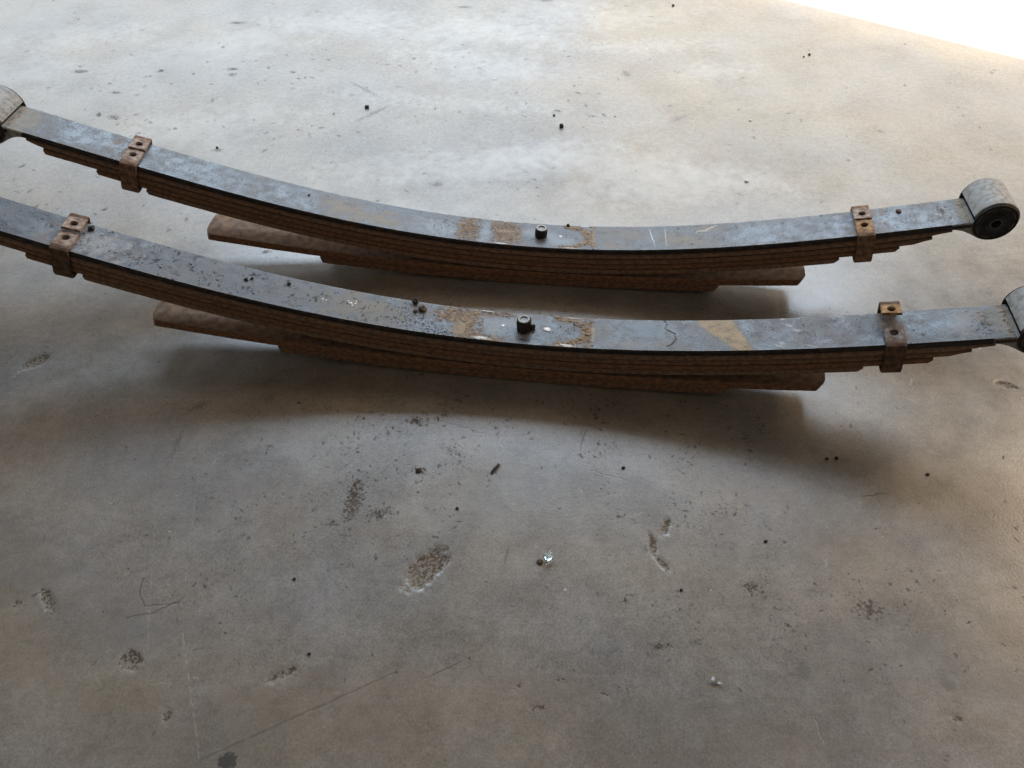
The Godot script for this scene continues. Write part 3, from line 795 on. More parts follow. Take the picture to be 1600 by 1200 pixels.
	for k in 120: cv.blob(r.randf_range(-0.72, 0.5), r.randf_range(-0.027, 0.027), r.randf_range(0.003, 0.014), r.randf_range(0.002, 0.006), r.randf_range(-0.6, 0.6), Color(0.028, 0.028, 0.032), r.randf_range(0.2, 0.7), 0.5, 0.8, 0.0, 0.5, 1.2)
	clip_stain(cv, r, -0.598, 0.022, -0.010)
	clip_stain(cv, r, 0.459, -0.004, 0.002)
	edges(cv, r)
	return cv

func painted(cv: Canvas, lo: float, hi: float) -> StandardMaterial3D:
	var m := StandardMaterial3D.new()
	m.albedo_texture = cv.albedo()
	m.metallic_specular = 0.47
	m.roughness = 1.0; m.roughness_texture = cv.single(cv.ro, 0.0, 1.0)
	m.heightmap_enabled = true; m.heightmap_texture = cv.single(cv.hg, lo, hi); m.heightmap_scale = (hi - lo) * 0.1
	return m

# ------------------------------------------------------------------ floor

const STAIN := Color(0.050, 0.037, 0.026)
const PITC := Color(0.20, 0.165, 0.125)

# hollows in the concrete: x, z, half length, half width, turn, depth in metres
var PITS := [[-0.098, -0.426, 0.034, 0.017, -0.85, 0.0050], [-0.399, -0.318, 0.013, 0.012, 0.3, 0.0035], [-0.513, -0.386, 0.021, 0.006, 0.85, 0.0030], [-0.236, -0.305, 0.020, 0.0045, -0.45, 0.0028], [0.183, -0.481, 0.014, 0.0045, -1.05, 0.0030], [0.1655, -0.457, 0.016, 0.0052, 1.55, 0.0032], [0.1745, -0.432, 0.012, 0.0040, 0.95, 0.0026], [-0.677, -0.748, 0.022, 0.010, -0.75, 0.0030], [0.685, -0.710, 0.018, 0.006, 0.4, 0.0022], [0.027, -0.271, 0.011, 0.0028, -0.15, 0.0018], [0.0500, -0.300, 0.007, 0.0022, -0.1, 0.0016], [0.006, -0.292, 0.007, 0.0020, -0.6, 0.0015], [0.095, -0.285, 0.007, 0.0022, 0.5, 0.0015], [-0.545, -0.382, 0.006, 0.004, -0.4, 0.0018], [-0.344, -0.262, 0.005, 0.006, 0.2, 0.0018], [0.446, -0.262, 0.006, 0.003, 0.0, 0.0015]]

func pit_share(q: Array, x: float, z: float, n: FastNoiseLite) -> float:
	var dx: float = x - q[0]; var dz: float = z - q[1]
	if absf(dx) > q[2] * 1.5 or absf(dz) > q[2] * 1.5: return 0.0
	var c := cos(q[4]); var s := sin(q[4])
	var u: float = (dx * c + dz * s) / q[2]; var v: float = (-dx * s + dz * c) / q[3]
	var d := sqrt(u * u + v * v) + 0.45 * n.get_noise_2d(x * 95.0, z * 95.0)
	return clampf((1.0 - d) / 0.24, 0.0, 1.0)

func floor_canvas(w: int, h: int, x0: float, z0: float, ppm: float, near: bool) -> Canvas:
	var cv := Canvas.new(w, h, x0, z0, ppm)
	var n1 := cv.noise(901, 0.55, 4); var n2 := cv.noise(902, 0.075, 5); var n3 := cv.noise(903, 0.0045, 2); var n4 := cv.noise(904, 0.33, 4)
	var n8 := cv.noise(908, 0.018, 4)
	var n7 := cv.streaks(907, 0.010, 9)
	var rnd := RandomNumberGenerator.new(); rnd.seed = 99
	var n5 := cv.noise(905, 0.20, 5); var n6 := cv.noise(906, 0.0042, 4)
	for p in w * h:
		var a := n1[p] / 127.5 - 1.0; var b := n2[p] / 127.5 - 1.0; var c := n3[p] / 127.5 - 1.0; var d := n4[p] / 127.5 - 1.0
		var e := n5[p] / 127.5 - 1.0; var f := n6[p] / 127.5 - 1.0
		var v: float = 0.226 * (1.0 + 0.16 * a + 0.11 * b + 0.17 * c + 0.12 * (n8[p] / 127.5 - 1.0) + 0.05 * (n7[p] / 127.5 - 1.0) + 0.32 * (rnd.randf() - 0.5))
		var grime := clampf(0.5 + 1.1 * e, 0.0, 1.0)
		# small dark freckles crowd where the floor is dirty
		var k := clampf((f + 0.55 * grime - 0.80) * 4.0, 0.0, 1.0)
		v *= 1.0 - 0.20 * k
		v *= 1.0 - 0.12 * grime
		var warm := 0.085 * d
		cv.r[p] = v * (1.05 + warm + 0.05 * k); cv.g[p] = v * (0.965 + 0.2 * warm); cv.b[p] = v * (0.87 - warm - 0.04 * k)
		cv.hg[p] = 0.018 * c + 0.05 * b - 0.08 * k + 0.03 * f
		cv.ro[p] = clampf(0.33 + 0.05 * b + 0.16 * k + 0.05 * a, 0.2, 0.9)
	return cv

func floor_marks(cv: Canvas, near: bool) -> void:
	var r := RandomNumberGenerator.new(); r.seed = 61
	# dirty clouds of dark freckles
	if near:
		for q in [[-0.185, -0.54, 0.17, 0.15, 3600], [0.19, -0.56, 0.15, 0.11, 2600], [-0.28, -0.44, 0.16, 0.13, 1700], [0.30, -0.41, 0.20, 0.11, 2600], [-0.05, -0.62, 0.30, 0.07, 1800], [0.36, -0.35, 0.17, 0.09, 1800], [0.20, -0.32, 0.16, 0.08, 700]]:
			cv.grit(r, int(q[4]), q[0], q[1], q[2], q[3], 0.0007, 0.0034, Color(0.032, 0.023, 0.016), 0.95, 0.10, 0.55, -0.06)
		cv.grit(r, 5200, 0.0, -0.52, 0.88, 0.42, 0.0007, 0.0038, Color(0.035, 0.027, 0.021), 0.92, 0.16, 0.50, -0.06)
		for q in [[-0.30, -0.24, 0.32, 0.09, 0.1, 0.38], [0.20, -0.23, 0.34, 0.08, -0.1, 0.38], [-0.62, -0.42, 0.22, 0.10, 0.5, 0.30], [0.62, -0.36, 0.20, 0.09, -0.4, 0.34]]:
			cv.blob(q[0], q[1], q[2], q[3], q[4], Color(0.150, 0.128, 0.098), q[5], 0.95, 0.5, 0.0, -1.0, 0.3)  # weaker foreground light put into the colour as broad brown patches
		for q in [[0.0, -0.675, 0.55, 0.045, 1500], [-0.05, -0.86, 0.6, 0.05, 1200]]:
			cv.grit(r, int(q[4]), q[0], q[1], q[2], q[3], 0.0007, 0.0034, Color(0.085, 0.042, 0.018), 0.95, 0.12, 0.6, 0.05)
		# soft smears of oil and dust
		for k in 130:
			var x := r.randf_range(-0.75, 0.75); var z := r.randf_range(-0.90, -0.18)
			var c := Color(0.13, 0.125, 0.125) if r.randf() < 0.5 else (Color(0.17, 0.125, 0.09) if r.randf() < 0.6 else Color(0.34, 0.33, 0.32))
			cv.blob(x, z, r.randf_range(0.015, 0.06), r.randf_range(0.006, 0.022), r.randf_range(-0.7, 0.9), c, r.randf_range(0.10, 0.34), 0.95, 0.8, 0.0, -1.0, 1.3)
	if near:
		cv.specks(r, 120, 0.0, -0.5, 0.80, 0.36, 0.0006, 0.0022, Color(0.60, 0.58, 0.55), 0.6, 0.05, false)
		# oily brown stains
		for q in [[-0.193, -0.520, 0.012, 0.030, 0.1, 0.85], [-0.160, -0.499, 0.016, 0.006, -0.4, 0.75], [-0.117, -0.561, 0.010, 0.006, 0.5, 0.9], [-0.080, -0.594, 0.020, 0.007, 0.5, 0.45], [-0.127, -0.641, 0.012, 0.004, 0.7, 0.8], [-0.422, -0.666, 0.020, 0.008, -0.6, 0.55], [-0.434, -0.598, 0.004, 0.030, 0.05, 0.5], [0.395, -0.378, 0.016, 0.010, 0.0, 0.5], [0.34, -0.40, 0.014, 0.010, 0.0, 0.4], [0.158, -0.335, 0.010, 0.004, 0.0, 0.7], [0.195, -0.340, 0.012, 0.004, -0.4, 0.7], [0.27, -0.405, 0.014, 0.008, 0.2, 0.6]]:
			cv.blob(q[0], q[1], q[2], q[3], q[4], STAIN, q[5], 0.7, 0.9, -0.05, 0.85, 1.3)
		for q in [[-0.193, -0.520, 0.014, 0.036, 420], [-0.160, -0.499, 0.022, 0.010, 160], [-0.215, -0.485, 0.012, 0.006, 60], [-0.117, -0.561, 0.010, 0.006, 70], [-0.127, -0.641, 0.016, 0.006, 80], [0.395, -0.378, 0.020, 0.012, 120], [0.158, -0.335, 0.014, 0.005, 60], [0.27, -0.405, 0.020, 0.010, 90]]:
			cv.specks(r, int(q[4]), q[0], q[1], q[2], q[3], 0.0006, 0.0030, Color(0.050, 0.030, 0.016), 0.85, -0.05)
		cv.blob(-0.273, -0.2205, 0.0105, 0.0085, 0.0, Color(0.035, 0.035, 0.036), 0.85, 0.2, 0.25, 0.0, 0.5)
		cv.blob(0.304, -0.310, 0.009, 0.009, 0.0, Color(0.12, 0.115, 0.11), 0.6, 0.3, 0.3)
		cv.blob(0.450, -0.295, 0.008, 0.007, 0.0, Color(0.12, 0.115, 0.11), 0.65, 0.3, 0.3)
		# soft grey and brown clouds
		for q in [[-0.45, -0.55, 0.16, 0.06, 0.7, 0.25], [-0.05, -0.50, 0.09, 0.05, 0.0, 0.22], [0.15, -0.50, 0.10, 0.06, 0.3, 0.2], [-0.50, -0.40, 0.18, 0.05, 0.5, 0.3], [-0.40, -0.35, 0.06, 0.04, 0.0, 0.35], [0.45, -0.31, 0.12, 0.06, 0.4, 0.3], [0.36, -0.33, 0.06, 0.05, 0.9, 0.25]]:
			cv.blob(q[0], q[1], q[2], q[3], q[4], Color(0.17, 0.17, 0.175), q[5], 0.9, 0.5)
		for q in [[-0.28, -0.50, 0.10, 0.05, 0.3, 0.25], [0.30, -0.53, 0.10, 0.04, 0.3, 0.3], [0.40, -0.44, 0.10, 0.05, 0.3, 0.28], [-0.55, -0.33, 0.12, 0.05, 0.3, 0.25], [-0.10, -0.28, 0.25, 0.05, 0.0, 0.3], [0.05, -0.66, 0.2, 0.03, 0.2, 0.25]]:
			cv.blob(q[0], q[1], q[2], q[3], q[4], Color(0.27, 0.21, 0.155), q[5], 0.9, 0.5)
		# scratches: the long dark line, the pale thin ones, the hooked outline
		cv.stroke(-0.300, -0.221, -0.119, -0.307, 0.0016, Color(0.13, 0.115, 0.095), 0.6, 0.0008, -0.05, false, 0.5)
		cv.stroke(-0.095, -0.298, -0.045, -0.322, 0.0010, Color(0.10, 0.085, 0.07), 0.7, 0.0006, -0.05)
		cv.blob(-0.119, -0.307, 0.0022, 0.0014, 0.4, STAIN, 0.7); cv.blob(-0.044, -0.322, 0.0022, 0.0014, 0.4, STAIN, 0.7)
		cv.stroke(-0.394, -0.560, -0.365, -0.400, 0.0008, Color(0.40, 0.39, 0.37), 0.35, 0.001, 0.0, false, 0.9)
		cv.stroke(-0.356, -0.356, -0.300, -0.221, 0.0009, Color(0.42, 0.41, 0.39), 0.4, 0.001, 0.0, false, 0.9)
		cv.stroke(-0.435, -0.52, -0.385, -0.33, 0.0006, Color(0.5, 0.49, 0.47), 0.4, 0.001, 0.0, false, 0.8)
		for q in [[-0.416, -0.413, -0.414, -0.393], [-0.414, -0.393, -0.403, -0.379], [-0.403, -0.379, -0.365, -0.383], [-0.42, -0.366, -0.39, -0.372], [-0.39, -0.372, -0.365, -0.388]]:
			cv.stroke(q[0], q[1], q[2], q[3], 0.0010, Color(0.09, 0.08, 0.07), 0.7, 0.001, -0.1, false)
		cv.stroke(0.0985, -0.628, 0.087, -0.592, 0.0022, Color(0.12, 0.10, 0.085), 0.8, 0.001, -0.1)
		cv.stroke(-0.003, -0.455, -0.008, -0.432, 0.0011, Color(0.09, 0.08, 0.07), 0.8, 0.001, -0.1)
		cv.stroke(0.429, -0.525, 0.462, -0.530, 0.0014, Color(0.09, 0.08, 0.07), 0.8, 0.003, -0.1)
		cv.stroke(0.095, -0.565, 0.150, -0.545, 0.0009, Color(0.10, 0.085, 0.07), 0.6, 0.002, -0.1)
		cv.stroke(-0.10, -0.645, -0.02, -0.615, 0.0008, Color(0.10, 0.085, 0.07), 0.6, 0.002, -0.1)
		for k in 120:
			var x := r.randf_range(-0.8, 0.8); var z := r.randf_range(-0.9, -0.16); var a := r.randf() * PI; var l := r.randf_range(0.006, 0.035)
			cv.stroke(x, z, x + l * cos(a), z + l * sin(a), r.randf_range(0.0004, 0.0010), Color(0.11, 0.095, 0.08) if r.randf() < 0.7 else Color(0.5, 0.49, 0.47), r.randf_range(0.2, 0.55), 0.004, -0.05)
		# skid lines by the right end of the rear spring
		cv.stroke(0.397, -0.965, 0.350, -0.845, 0.0022, Color(0.20, 0.195, 0.19), 0.5, 0.001, 0.0, false, 0.4)
		cv.stroke(0.430, -0.965, 0.393, -0.830, 0.0036, Color(0.21, 0.205, 0.20), 0.45, 0.001, 0.0, false, 0.4)
		# floor of the hollows: crushed aggregate, lit near side and shaded far side painted in
		var en := FastNoiseLite.new(); en.seed = 77; en.frequency = 1.0
		for q in PITS:
			var R: float = q[2] * 1.4
			for j in range(maxi(0, int((q[1] - R - cv.y0) * cv.ppm)), mini(cv.h - 1, int((q[1] + R - cv.y0) * cv.ppm))):
				for i in range(maxi(0, int((q[0] - R - cv.x0) * cv.ppm)), mini(cv.w - 1, int((q[0] + R - cv.x0) * cv.ppm))):
					var x := cv.x0 + (i + 0.5) / cv.ppm; var z := cv.y0 + (j + 0.5) / cv.ppm
					var k := pit_share(q, x, z, en)
					if k <= 0.0: continue
					var p := j * cv.w + i
					var g := cv.edge.get_noise_2d(x * 420.0, z * 420.0); var g2 := cv.edge.get_noise_2d(x * 160.0 + 7.0, z * 160.0)
					var c := Color(0.225, 0.20, 0.17).lerp(Color(0.075, 0.052, 0.035), clampf(0.42 + 0.8 * g + 1.2 * g2 - 0.5 * ((z - q[1]) / q[2]) + 0.3 * ((x - q[0]) / q[2]), 0.0, 1.0))
					var a := minf(1.0, k * 1.3)
					cv.r[p] = lerpf(cv.r[p], c.r, a); cv.g[p] = lerpf(cv.g[p], c.g, a); cv.b[p] = lerpf(cv.b[p], c.b, a)
					cv.hg[p] += a * (0.45 * g); cv.ro[p] = lerpf(cv.ro[p], 0.95, a)
	else:
		cv.grit(r, 5200, 0.0, -1.5, 1.5, 0.55, 0.0010, 0.0065, Color(0.045, 0.039, 0.034), 0.85, 0.30, 0.45, -0.06)
		cv.grit(r, 4200, -0.55, -1.38, 0.75, 0.50, 0.0011, 0.0070, Color(0.040, 0.034, 0.028), 0.90, 0.22, 0.50, -0.06)
		for k in 160:
			var c := Color(0.16, 0.15, 0.14) if r.randf() < 0.55 else Color(0.20, 0.165, 0.13)
			cv.blob(r.randf_range(-1.4, 1.2), r.randf_range(-2.05, -1.0), r.randf_range(0.02, 0.11), r.randf_range(0.008, 0.035), r.randf_range(-0.6, 0.5), c, r.randf_range(0.06, 0.26), 0.95, 0.8, 0.0, -1.0, 1.3)
		for q in [[-0.938, -1.612, 0.016, 0.008, 0.0, 0.8], [-0.655, -1.857, 0.020, 0.007, 0.0, 0.7], [-0.612, -1.625, 0.012, 0.008, 0.0, 0.7], [-0.605, -1.60, 0.010, 0.008, 0.3, 0.6], [-0.56, -1.30, 0.012, 0.006, 0.0, 0.5], [-0.135, -1.19, 0.014, 0.007, 0.0, 0.6], [-0.44, -1.19, 0.020, 0.006, -0.5, 0.7], [0.245, -1.61, 0.008, 0.018, -0.3, 0.4], [-0.308, -1.534, 0.055, 0.006, 0.75, 0.35], [-0.28, -1.44, 0.05, 0.006, -0.8, 0.4], [0.33, -1.42, 0.03, 0.008, -0.7, 0.25], [0.09, -1.45, 0.010, 0.006, 0.2, 0.6], [0.16, -1.43, 0.008, 0.005, 0.2, 0.5], [0.08, -1.99, 0.02, 0.006, 0.0, 0.5], [-0.12, -1.95, 0.02, 0.007, 0.0, 0.5], [-0.80, -1.42, 0.014, 0.007, 0.2, 0.6], [-0.83, -1.52, 0.012, 0.006, 0.2, 0.6]]:
			cv.blob(q[0], q[1], q[2], q[3], q[4], Color(0.065, 0.055, 0.046), minf(1.0, q[5] * 1.15), 0.5, 0.8, -0.15, 0.9, 0.9)
		for q in [[-0.098, -1.766, -0.144, -1.656], [-0.144, -1.656, -0.165, -1.58], [-0.165, -1.58, -0.179, -1.44], [-0.179, -1.44, -0.19, -1.38]]:
			cv.stroke(q[0], q[1], q[2], q[3], 0.0014, Color(0.17, 0.16, 0.15), 0.6, 0.004, -0.1, false, 0.3)
		for k in 90:
			var x := r.randf_range(-1.4, 1.3); var z := r.randf_range(-2.0, -1.0); var a := r.randf_range(-0.9, 0.9); var l := r.randf_range(0.02, 0.12)
			cv.stroke(x, z, x + l * cos(a), z + l * sin(a), r.randf_range(0.0008, 0.0026), Color(0.19, 0.18, 0.17), r.randf_range(0.12, 0.4), 0.01, 0.0, true, 0.5)
		cv.blob(-1.103, -1.828, 0.10, 0.055, 0.0, Color(0.15, 0.14, 0.125), 0.40, 0.95, 0.5, 0.0, -1.0, 0.5)
		# pale swept dust
		for k in 26:
			cv.blob(r.randf_range(-1.3, 0.5), r.randf_range(-1.95, -1.05), r.randf_range(0.08, 0.3), r.randf_range(0.04, 0.12), r.randf_range(-0.4, 0.4), Color(0.45, 0.445, 0.435), 0.25, 0.9, 0.6)

func clipped(poly: PackedVector2Array, a: Vector2, b: Vector2) -> PackedVector2Array:
	# what lies to the near side of the line a-b
	var out := PackedVector2Array()
	var d := b - a
	for i in poly.size():
		var p := poly[i]; var q := poly[(i + 1) % poly.size()]
		var fp := d.cross(p - a); var fq := d.cross(q - a)
		if fp >= 0: out.append(p)
		if fp * fq < 0: out.append(p.lerp(q, fp / (fp - fq)))
	return out

const DOOR_A := Vector2(0.672, -2.003)
const DOOR_B := Vector2(1.139, -1.680)

func make_floor() -> void:
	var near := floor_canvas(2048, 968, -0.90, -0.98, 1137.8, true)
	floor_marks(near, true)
	var far := floor_canvas(2048, 1536, -1.60, -2.40, 640.0, false)
	floor_marks(far, false)
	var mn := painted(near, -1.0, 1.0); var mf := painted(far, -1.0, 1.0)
	mn.metallic_specular = 0.57; mf.metallic_specular = 0.60
	var en := FastNoiseLite.new(); en.seed = 77; en.frequency = 1.0
	var st := st_new()
	var xa := -0.90; var xb := 0.90; var za := -0.98; var zb := -0.13
	var nx := 450; var nz := 212
	var Y := PackedFloat32Array(); Y.resize((nx + 1) * (nz + 1))
	for j in nz + 1:
		for i in nx + 1:
			var x := lerpf(xa, xb, float(i) / nx); var z := lerpf(za, zb, float(j) / nz)
			var y := 0.0
			for q in PITS:
				if absf(x - q[0]) < 0.06 and absf(z - q[1]) < 0.06:
					var k := pit_share(q, x, z, en)
					if k > 0.0: y -= k * 0.40 * q[5] * (1.0 + 0.6 * en.get_noise_2d(x * 300.0, z * 300.0))
			Y[j * (nx + 1) + i] = y
	var dx := (xb - xa) / nx; var dz := (zb - za) / nz
	for j in nz + 1:
		for i in nx + 1:
			var x := lerpf(xa, xb, float(i) / nx); var z := lerpf(za, zb, float(j) / nz)
			var p := j * (nx + 1) + i
			var gx := (Y[j * (nx + 1) + mini(i + 1, nx)] - Y[j * (nx + 1) + maxi(i - 1, 0)]) / (2 * dx)
			var gz := (Y[mini(j + 1, nz) * (nx + 1) + i] - Y[maxi(j - 1, 0) * (nx + 1) + i]) / (2 * dz)
			st.set_normal(Vector3(-gx, 1, -gz).normalized())
			st.set_uv(Vector2((x - near.x0) * near.ppm / near.w, (z - near.y0) * near.ppm / near.h))
			st.add_vertex(Vector3(x, Y[p], z))
	for j in nz:
		for i in nx:
			var a := j * (nx + 1) + i; var b := a + 1; var c := a + nx + 1; var d := c + 1
			for q in [a, b, d, a, d, c]: st.add_index(q)
	var mesh: ArrayMesh = st.commit()
	var s2 := st_new()
	for rct in [[-4.0, -4.5, 4.0, za], [-4.0, za, xa, zb], [xb, za, 4.0, zb], [-4.0, zb, 4.0, 1.5]]:
		var poly := clipped(PackedVector2Array([Vector2(rct[0], rct[1]), Vector2(rct[2], rct[1]), Vector2(rct[2], rct[3]), Vector2(rct[0], rct[3])]), DOOR_A, DOOR_B)
		for k in range(1, poly.size() - 1):
			var P := []; var U := []
			for v in [poly[0], poly[k], poly[k + 1]]:
				P.append(Vector3(v.x, 0, v.y)); U.append(Vector2((v.x - far.x0) * far.ppm / far.w, (v.y - far.y0) * far.ppm / far.h))
			tri(s2, P[0], P[1], P[2], Vector3.UP, Vector3.UP, Vector3.UP, U[0], U[1], U[2])
	# the slab's edge at the doorway
	var e := (DOOR_B - DOOR_A).normalized()
	var a := DOOR_A - e * 4.0; var b := DOOR_B + e * 5.0
	var nn := Vector3(e.y, 0, -e.x)
	quad(s2, Vector3(a.x, 0, a.y), Vector3(b.x, 0, b.y), Vector3(b.x, -0.2, b.y), Vector3(a.x, -0.2, a.y), nn)
	mesh = s2.commit(mesh)
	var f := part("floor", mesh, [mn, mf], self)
	f.set_meta("kind", "structure")
	# sunlit ground outside the doorway
	var s3 := st_new()
	var o := Vector2(e.y, -e.x)
	var a2 := a + o * 5.0; var b2 := b + o * 5.0
	quad(s3, Vector3(a.x, -0.02, a.y), Vector3(b.x, -0.02, b.y), Vector3(b2.x, -0.02, b2.y), Vector3(a2.x, -0.02, a2.y), Vector3.UP)
	var sand := noise_tex(37, 512, 0.02, 5, [[0.0, Color(0.42, 0.38, 0.32)], [1.0, Color(0.62, 0.58, 0.51)]])
	var g := part("outdoor_ground", s3.commit(), [tri_mat(sand, null, 0.0, Vector3(1.5, 1.5, 1.5), 0.9)], self)
	g.set_meta("kind", "structure")

# ------------------------------------------------------------------ small things

func box_mesh(sx: float, sy: float, sz: float, ch: float) -> Mesh:
	var st := st_new()
	prism(st, PackedVector2Array([Vector2(-sx, -sy), Vector2(sx, -sy), Vector2(sx, sy), Vector2(-sx, sy)]), -sz, sz, ch)
	return st.commit()

func top_point(root: Node3D, s: Vector3, x: float, z: float, up: float) -> Vector3:
	var p := on(s, x, -up)
	return root.transform * Vector3(p.x, p.y, z)

func litter(back: Node3D, front: Node3D, sb: Vector3, sf: Vector3) -> void:
	var cm := [crumb_mesh(1, 0.28), crumb_mesh(2, 0.40), crumb_mesh(3, 0.34), crumb_mesh(4, 0.45)]
	var fl := "crumbs scattered on the floor"
	# on the floor: x, z, radius, height share, turn, material, label
	var list := [
		[-0.297, -1.460, 0.0085, 0.75, 0.3, "dark_crumb", "dark round crumb on the pale floor behind the rear spring, left of its bolt", "crumb"],
		[0.096, -1.388, 0.0090, 0.85, 1.2, "dark_crumb", "largest black crumb on the pale floor straight behind the rear bolt", "crumb"],
		[0.083, -1.432, 0.0050, 0.6, 2.2, "rust_flake", "brownish crumb just behind the largest black crumb on the pale floor", "crumb"],
		[-0.563, -1.308, 0.0045, 0.8, 0.1, "dark_crumb", "small dark crumb on the floor behind the rear spring's left clip", "crumb"],
		[0.424, -1.202, 0.0075, 0.5, 0.7, "pale_chip", "pale chip with a dark edge on the floor behind the rear spring's right half", "chip"],
		[0.475, -1.415, 0.0055, 0.4, 0.4, "pale_chip", "small white chip farther back on the floor towards the bright doorway", "chip"],
		[0.205, -1.43, 0.0035, 0.6, 0.4, "pale_chip", "tiny white chip on the floor behind and right of the black crumbs", "chip"],
		[0.665, -1.700, 0.0060, 0.6, 0.9, "dark_crumb", "dark crumb at the end of a scratch near the sunlit doorway", "crumb"],
		[0.650, -1.690, 0.0040, 0.6, 0.3, "dark_crumb", "smaller dark crumb beside the one at the scratch near the doorway", "crumb"],
		[0.395, -1.96, 0.0060, 0.7, 0.3, "dark_crumb", "dark crumb at the top edge of the picture by the bright ground", "crumb"],
		[0.402, -0.5815, 0.0040, 0.6, 0.9, "dark_crumb", "left one of two black crumbs together in the front spring's right shadow", "crumb"],
		[0.4145, -0.5825, 0.0046, 0.6, 1.9, "dark_crumb", "right one of two black crumbs together in the front spring's right shadow", "crumb"],
		[0.522, -0.558, 0.0045, 0.5, 0.5, "dark_crumb", "flat dark crumb alone in the fading right end of the shadow", "crumb"],
		[0.600, -0.440, 0.0040, 0.6, 0.2, "dark_crumb", "dark crumb nearest the right edge on the open brownish floor", "crumb"],
		[-0.117, -0.5615, 0.0070, 0.35, 0.4, "dark_soil", "flat dark soil flake on the floor in front of the front spring's middle", "soil flake"],
		[-0.066, -0.506, 0.0036, 0.7, 0.4, "dark_crumb", "dark crumb between the oily stain and the glass chip", "crumb"],
		[0.0325, -0.4345, 0.0070, 0.30, 0.3, "soil", "crumbly tan soil flake lying against the glass chip", "soil flake"],
		[0.141, -0.5665, 0.0040, 0.7, 0.3, "dark_crumb", "dark crumb on the speckled floor below the shadow's middle", "crumb"],
		[-0.245, -0.412, 0.0032, 0.6, 0.3, "dark_crumb", "small dark crumb on the floor left of the big chipped hollow", "crumb"],
		[-0.213, -0.326, 0.0032, 0.6, 0.3, "dark_crumb", "small dark crumb just right of the slanting shallow hollow", "crumb"],
		[0.190, -0.400, 0.0034, 0.6, 0.3, "dark_crumb", "small dark crumb on the floor below the curved gouge", "crumb"],
		[0.298, -0.462, 0.0038, 0.6, 0.3, "dark_crumb", "dark crumb on the grey floor right of the curved gouge", "crumb"]]
	var i := 0
	for q in list:
		var rr: float = q[2] * 0.55
		single_thing("crumb" if q[7] == "crumb" else ("soil_flake" if q[7] == "soil flake" else "paint_chip"), cm[i % 4], M[q[5]], place(Vector3(q[0], rr * q[3] * 0.72, q[1]), rr, rr * q[3], rr * 0.8, q[4]), q[6], q[7], fl)
		i += 1
	# glass, metal and a twig
	single_thing("glass_chip", box_mesh(0.0054, 0.0026, 0.0046, 0.0008), M.glass, Transform3D(Basis(Vector3.UP, 0.55) * Basis(Vector3.FORWARD, 0.22), Vector3(0.0425, 0.0050, -0.4395)), "small clear greenish glass cube lying on the floor below the shadow", "glass chip")
	var fo := st_new()
	for k in 6:
		var x0 := -0.007 + 0.0024 * k; var x1 := x0 + 0.0024
		var y0 := 0.0022 * sin(k * 1.1); var y1 := 0.0022 * sin((k + 1) * 1.1)
		prism(fo, PackedVector2Array([Vector2(x0, y0), Vector2(x1, y1), Vector2(x1, y1 + 0.0005), Vector2(x0, y0 + 0.0005)]), -0.0028 + 0.0003 * k, 0.0028 - 0.0002 * k)
	single_thing("metal_shaving", fo.commit(), M.foil, Transform3D(Basis(Vector3.UP, -0.5) * Basis.from_scale(Vector3(0.75, 0.75, 0.75)), Vector3(0.211, 0.0025, -0.298)), "curled shiny metal shaving on the floor at the lower right", "metal shaving")
	var tw := st_new()
	prism(tw, PackedVector2Array([Vector2(-0.008, 0.0), Vector2(0.0, 0.0012), Vector2(0.009, 0.0004), Vector2(0.0085, 0.0028), Vector2(0.0, 0.0038), Vector2(-0.0078, 0.0024)]), -0.0014, 0.0014, 0.0004)
	single_thing("splinter", tw.commit(), M.dark_crumb, Transform3D(Basis(Vector3.UP, 0.95), Vector3(-0.021, 0.0, -0.564)), "black splinter lying on the floor just in front of the shadow", "splinter")
	# on the springs
	var onl := [
		[front, sf, -0.1537, -0.0262, 0.0072, 0.8, "dark_soil", "dark soil clod on the rear edge of the front spring, left of its muddy pad", "soil clod"],
		[front, sf, -0.1415, -0.0140, 0.0076, 0.6, "soil", "tan crumbly soil clod on the middle of the front spring beside the dark clod", "soil clod"],
		[front, sf, -0.1500, -0.0085, 0.0040, 0.6, "soil", "smallest tan soil clod on the front spring, before the other two", "soil clod"],
		[front, sf, -0.5800, -0.0200, 0.0056, 0.8, "dark_crumb", "black crumb on the front spring right beside its left clip", "crumb"],
		[front, sf, -0.3768, -0.0051, 0.0036, 0.7, "dark_crumb", "larger of two touching black crumbs on the front spring's dusty left half", "crumb"],
		[front, sf, -0.3705, -0.0095, 0.0026, 0.7, "dark_crumb", "smaller of two touching black crumbs on the front spring's dusty left half", "crumb"],
		[front, sf, -0.3232, -0.0153, 0.0034, 0.7, "dark_crumb", "single black crumb on the front spring between the paired crumbs and the soil clods", "crumb"],
		[front, sf, 0.0115, -0.0010, 0.0046, 1.3, "dark_soil", "lump of dark soil stuck to the right side of the front centre bolt", "soil clod"],
		[back, sb, 0.5081, -0.0149, 0.0052, 0.45, "rust_flake", "rust flake on the blue right end of the rear spring", "rust flake"],
		[back, sb, 0.0400, -0.0275, 0.0036, 0.8, "dark_soil", "dark soil lump on the rear spring's back edge, right of its bolt", "soil clod"],
		[back, sb, -0.354, -0.010, 0.0022, 0.8, "dark_crumb", "tiny black crumb alone on the rear spring's blue-grey left half", "crumb"]]
	for q in onl:
		var rr: float = q[4] * 0.8
		var kind: String = {"soil clod": "soil_clod", "crumb": "crumb", "rust flake": "rust_flake"}[q[8]]
		single_thing(kind, cm[i % 4], M[q[6]], place(top_point(q[0], q[1], q[2], q[3], rr * q[5] * 0.55), rr, rr * q[5], rr * 0.75, i * 0.8), q[7], q[8], "dirt lying on the springs")
		i += 1

# ------------------------------------------------------------------ scene

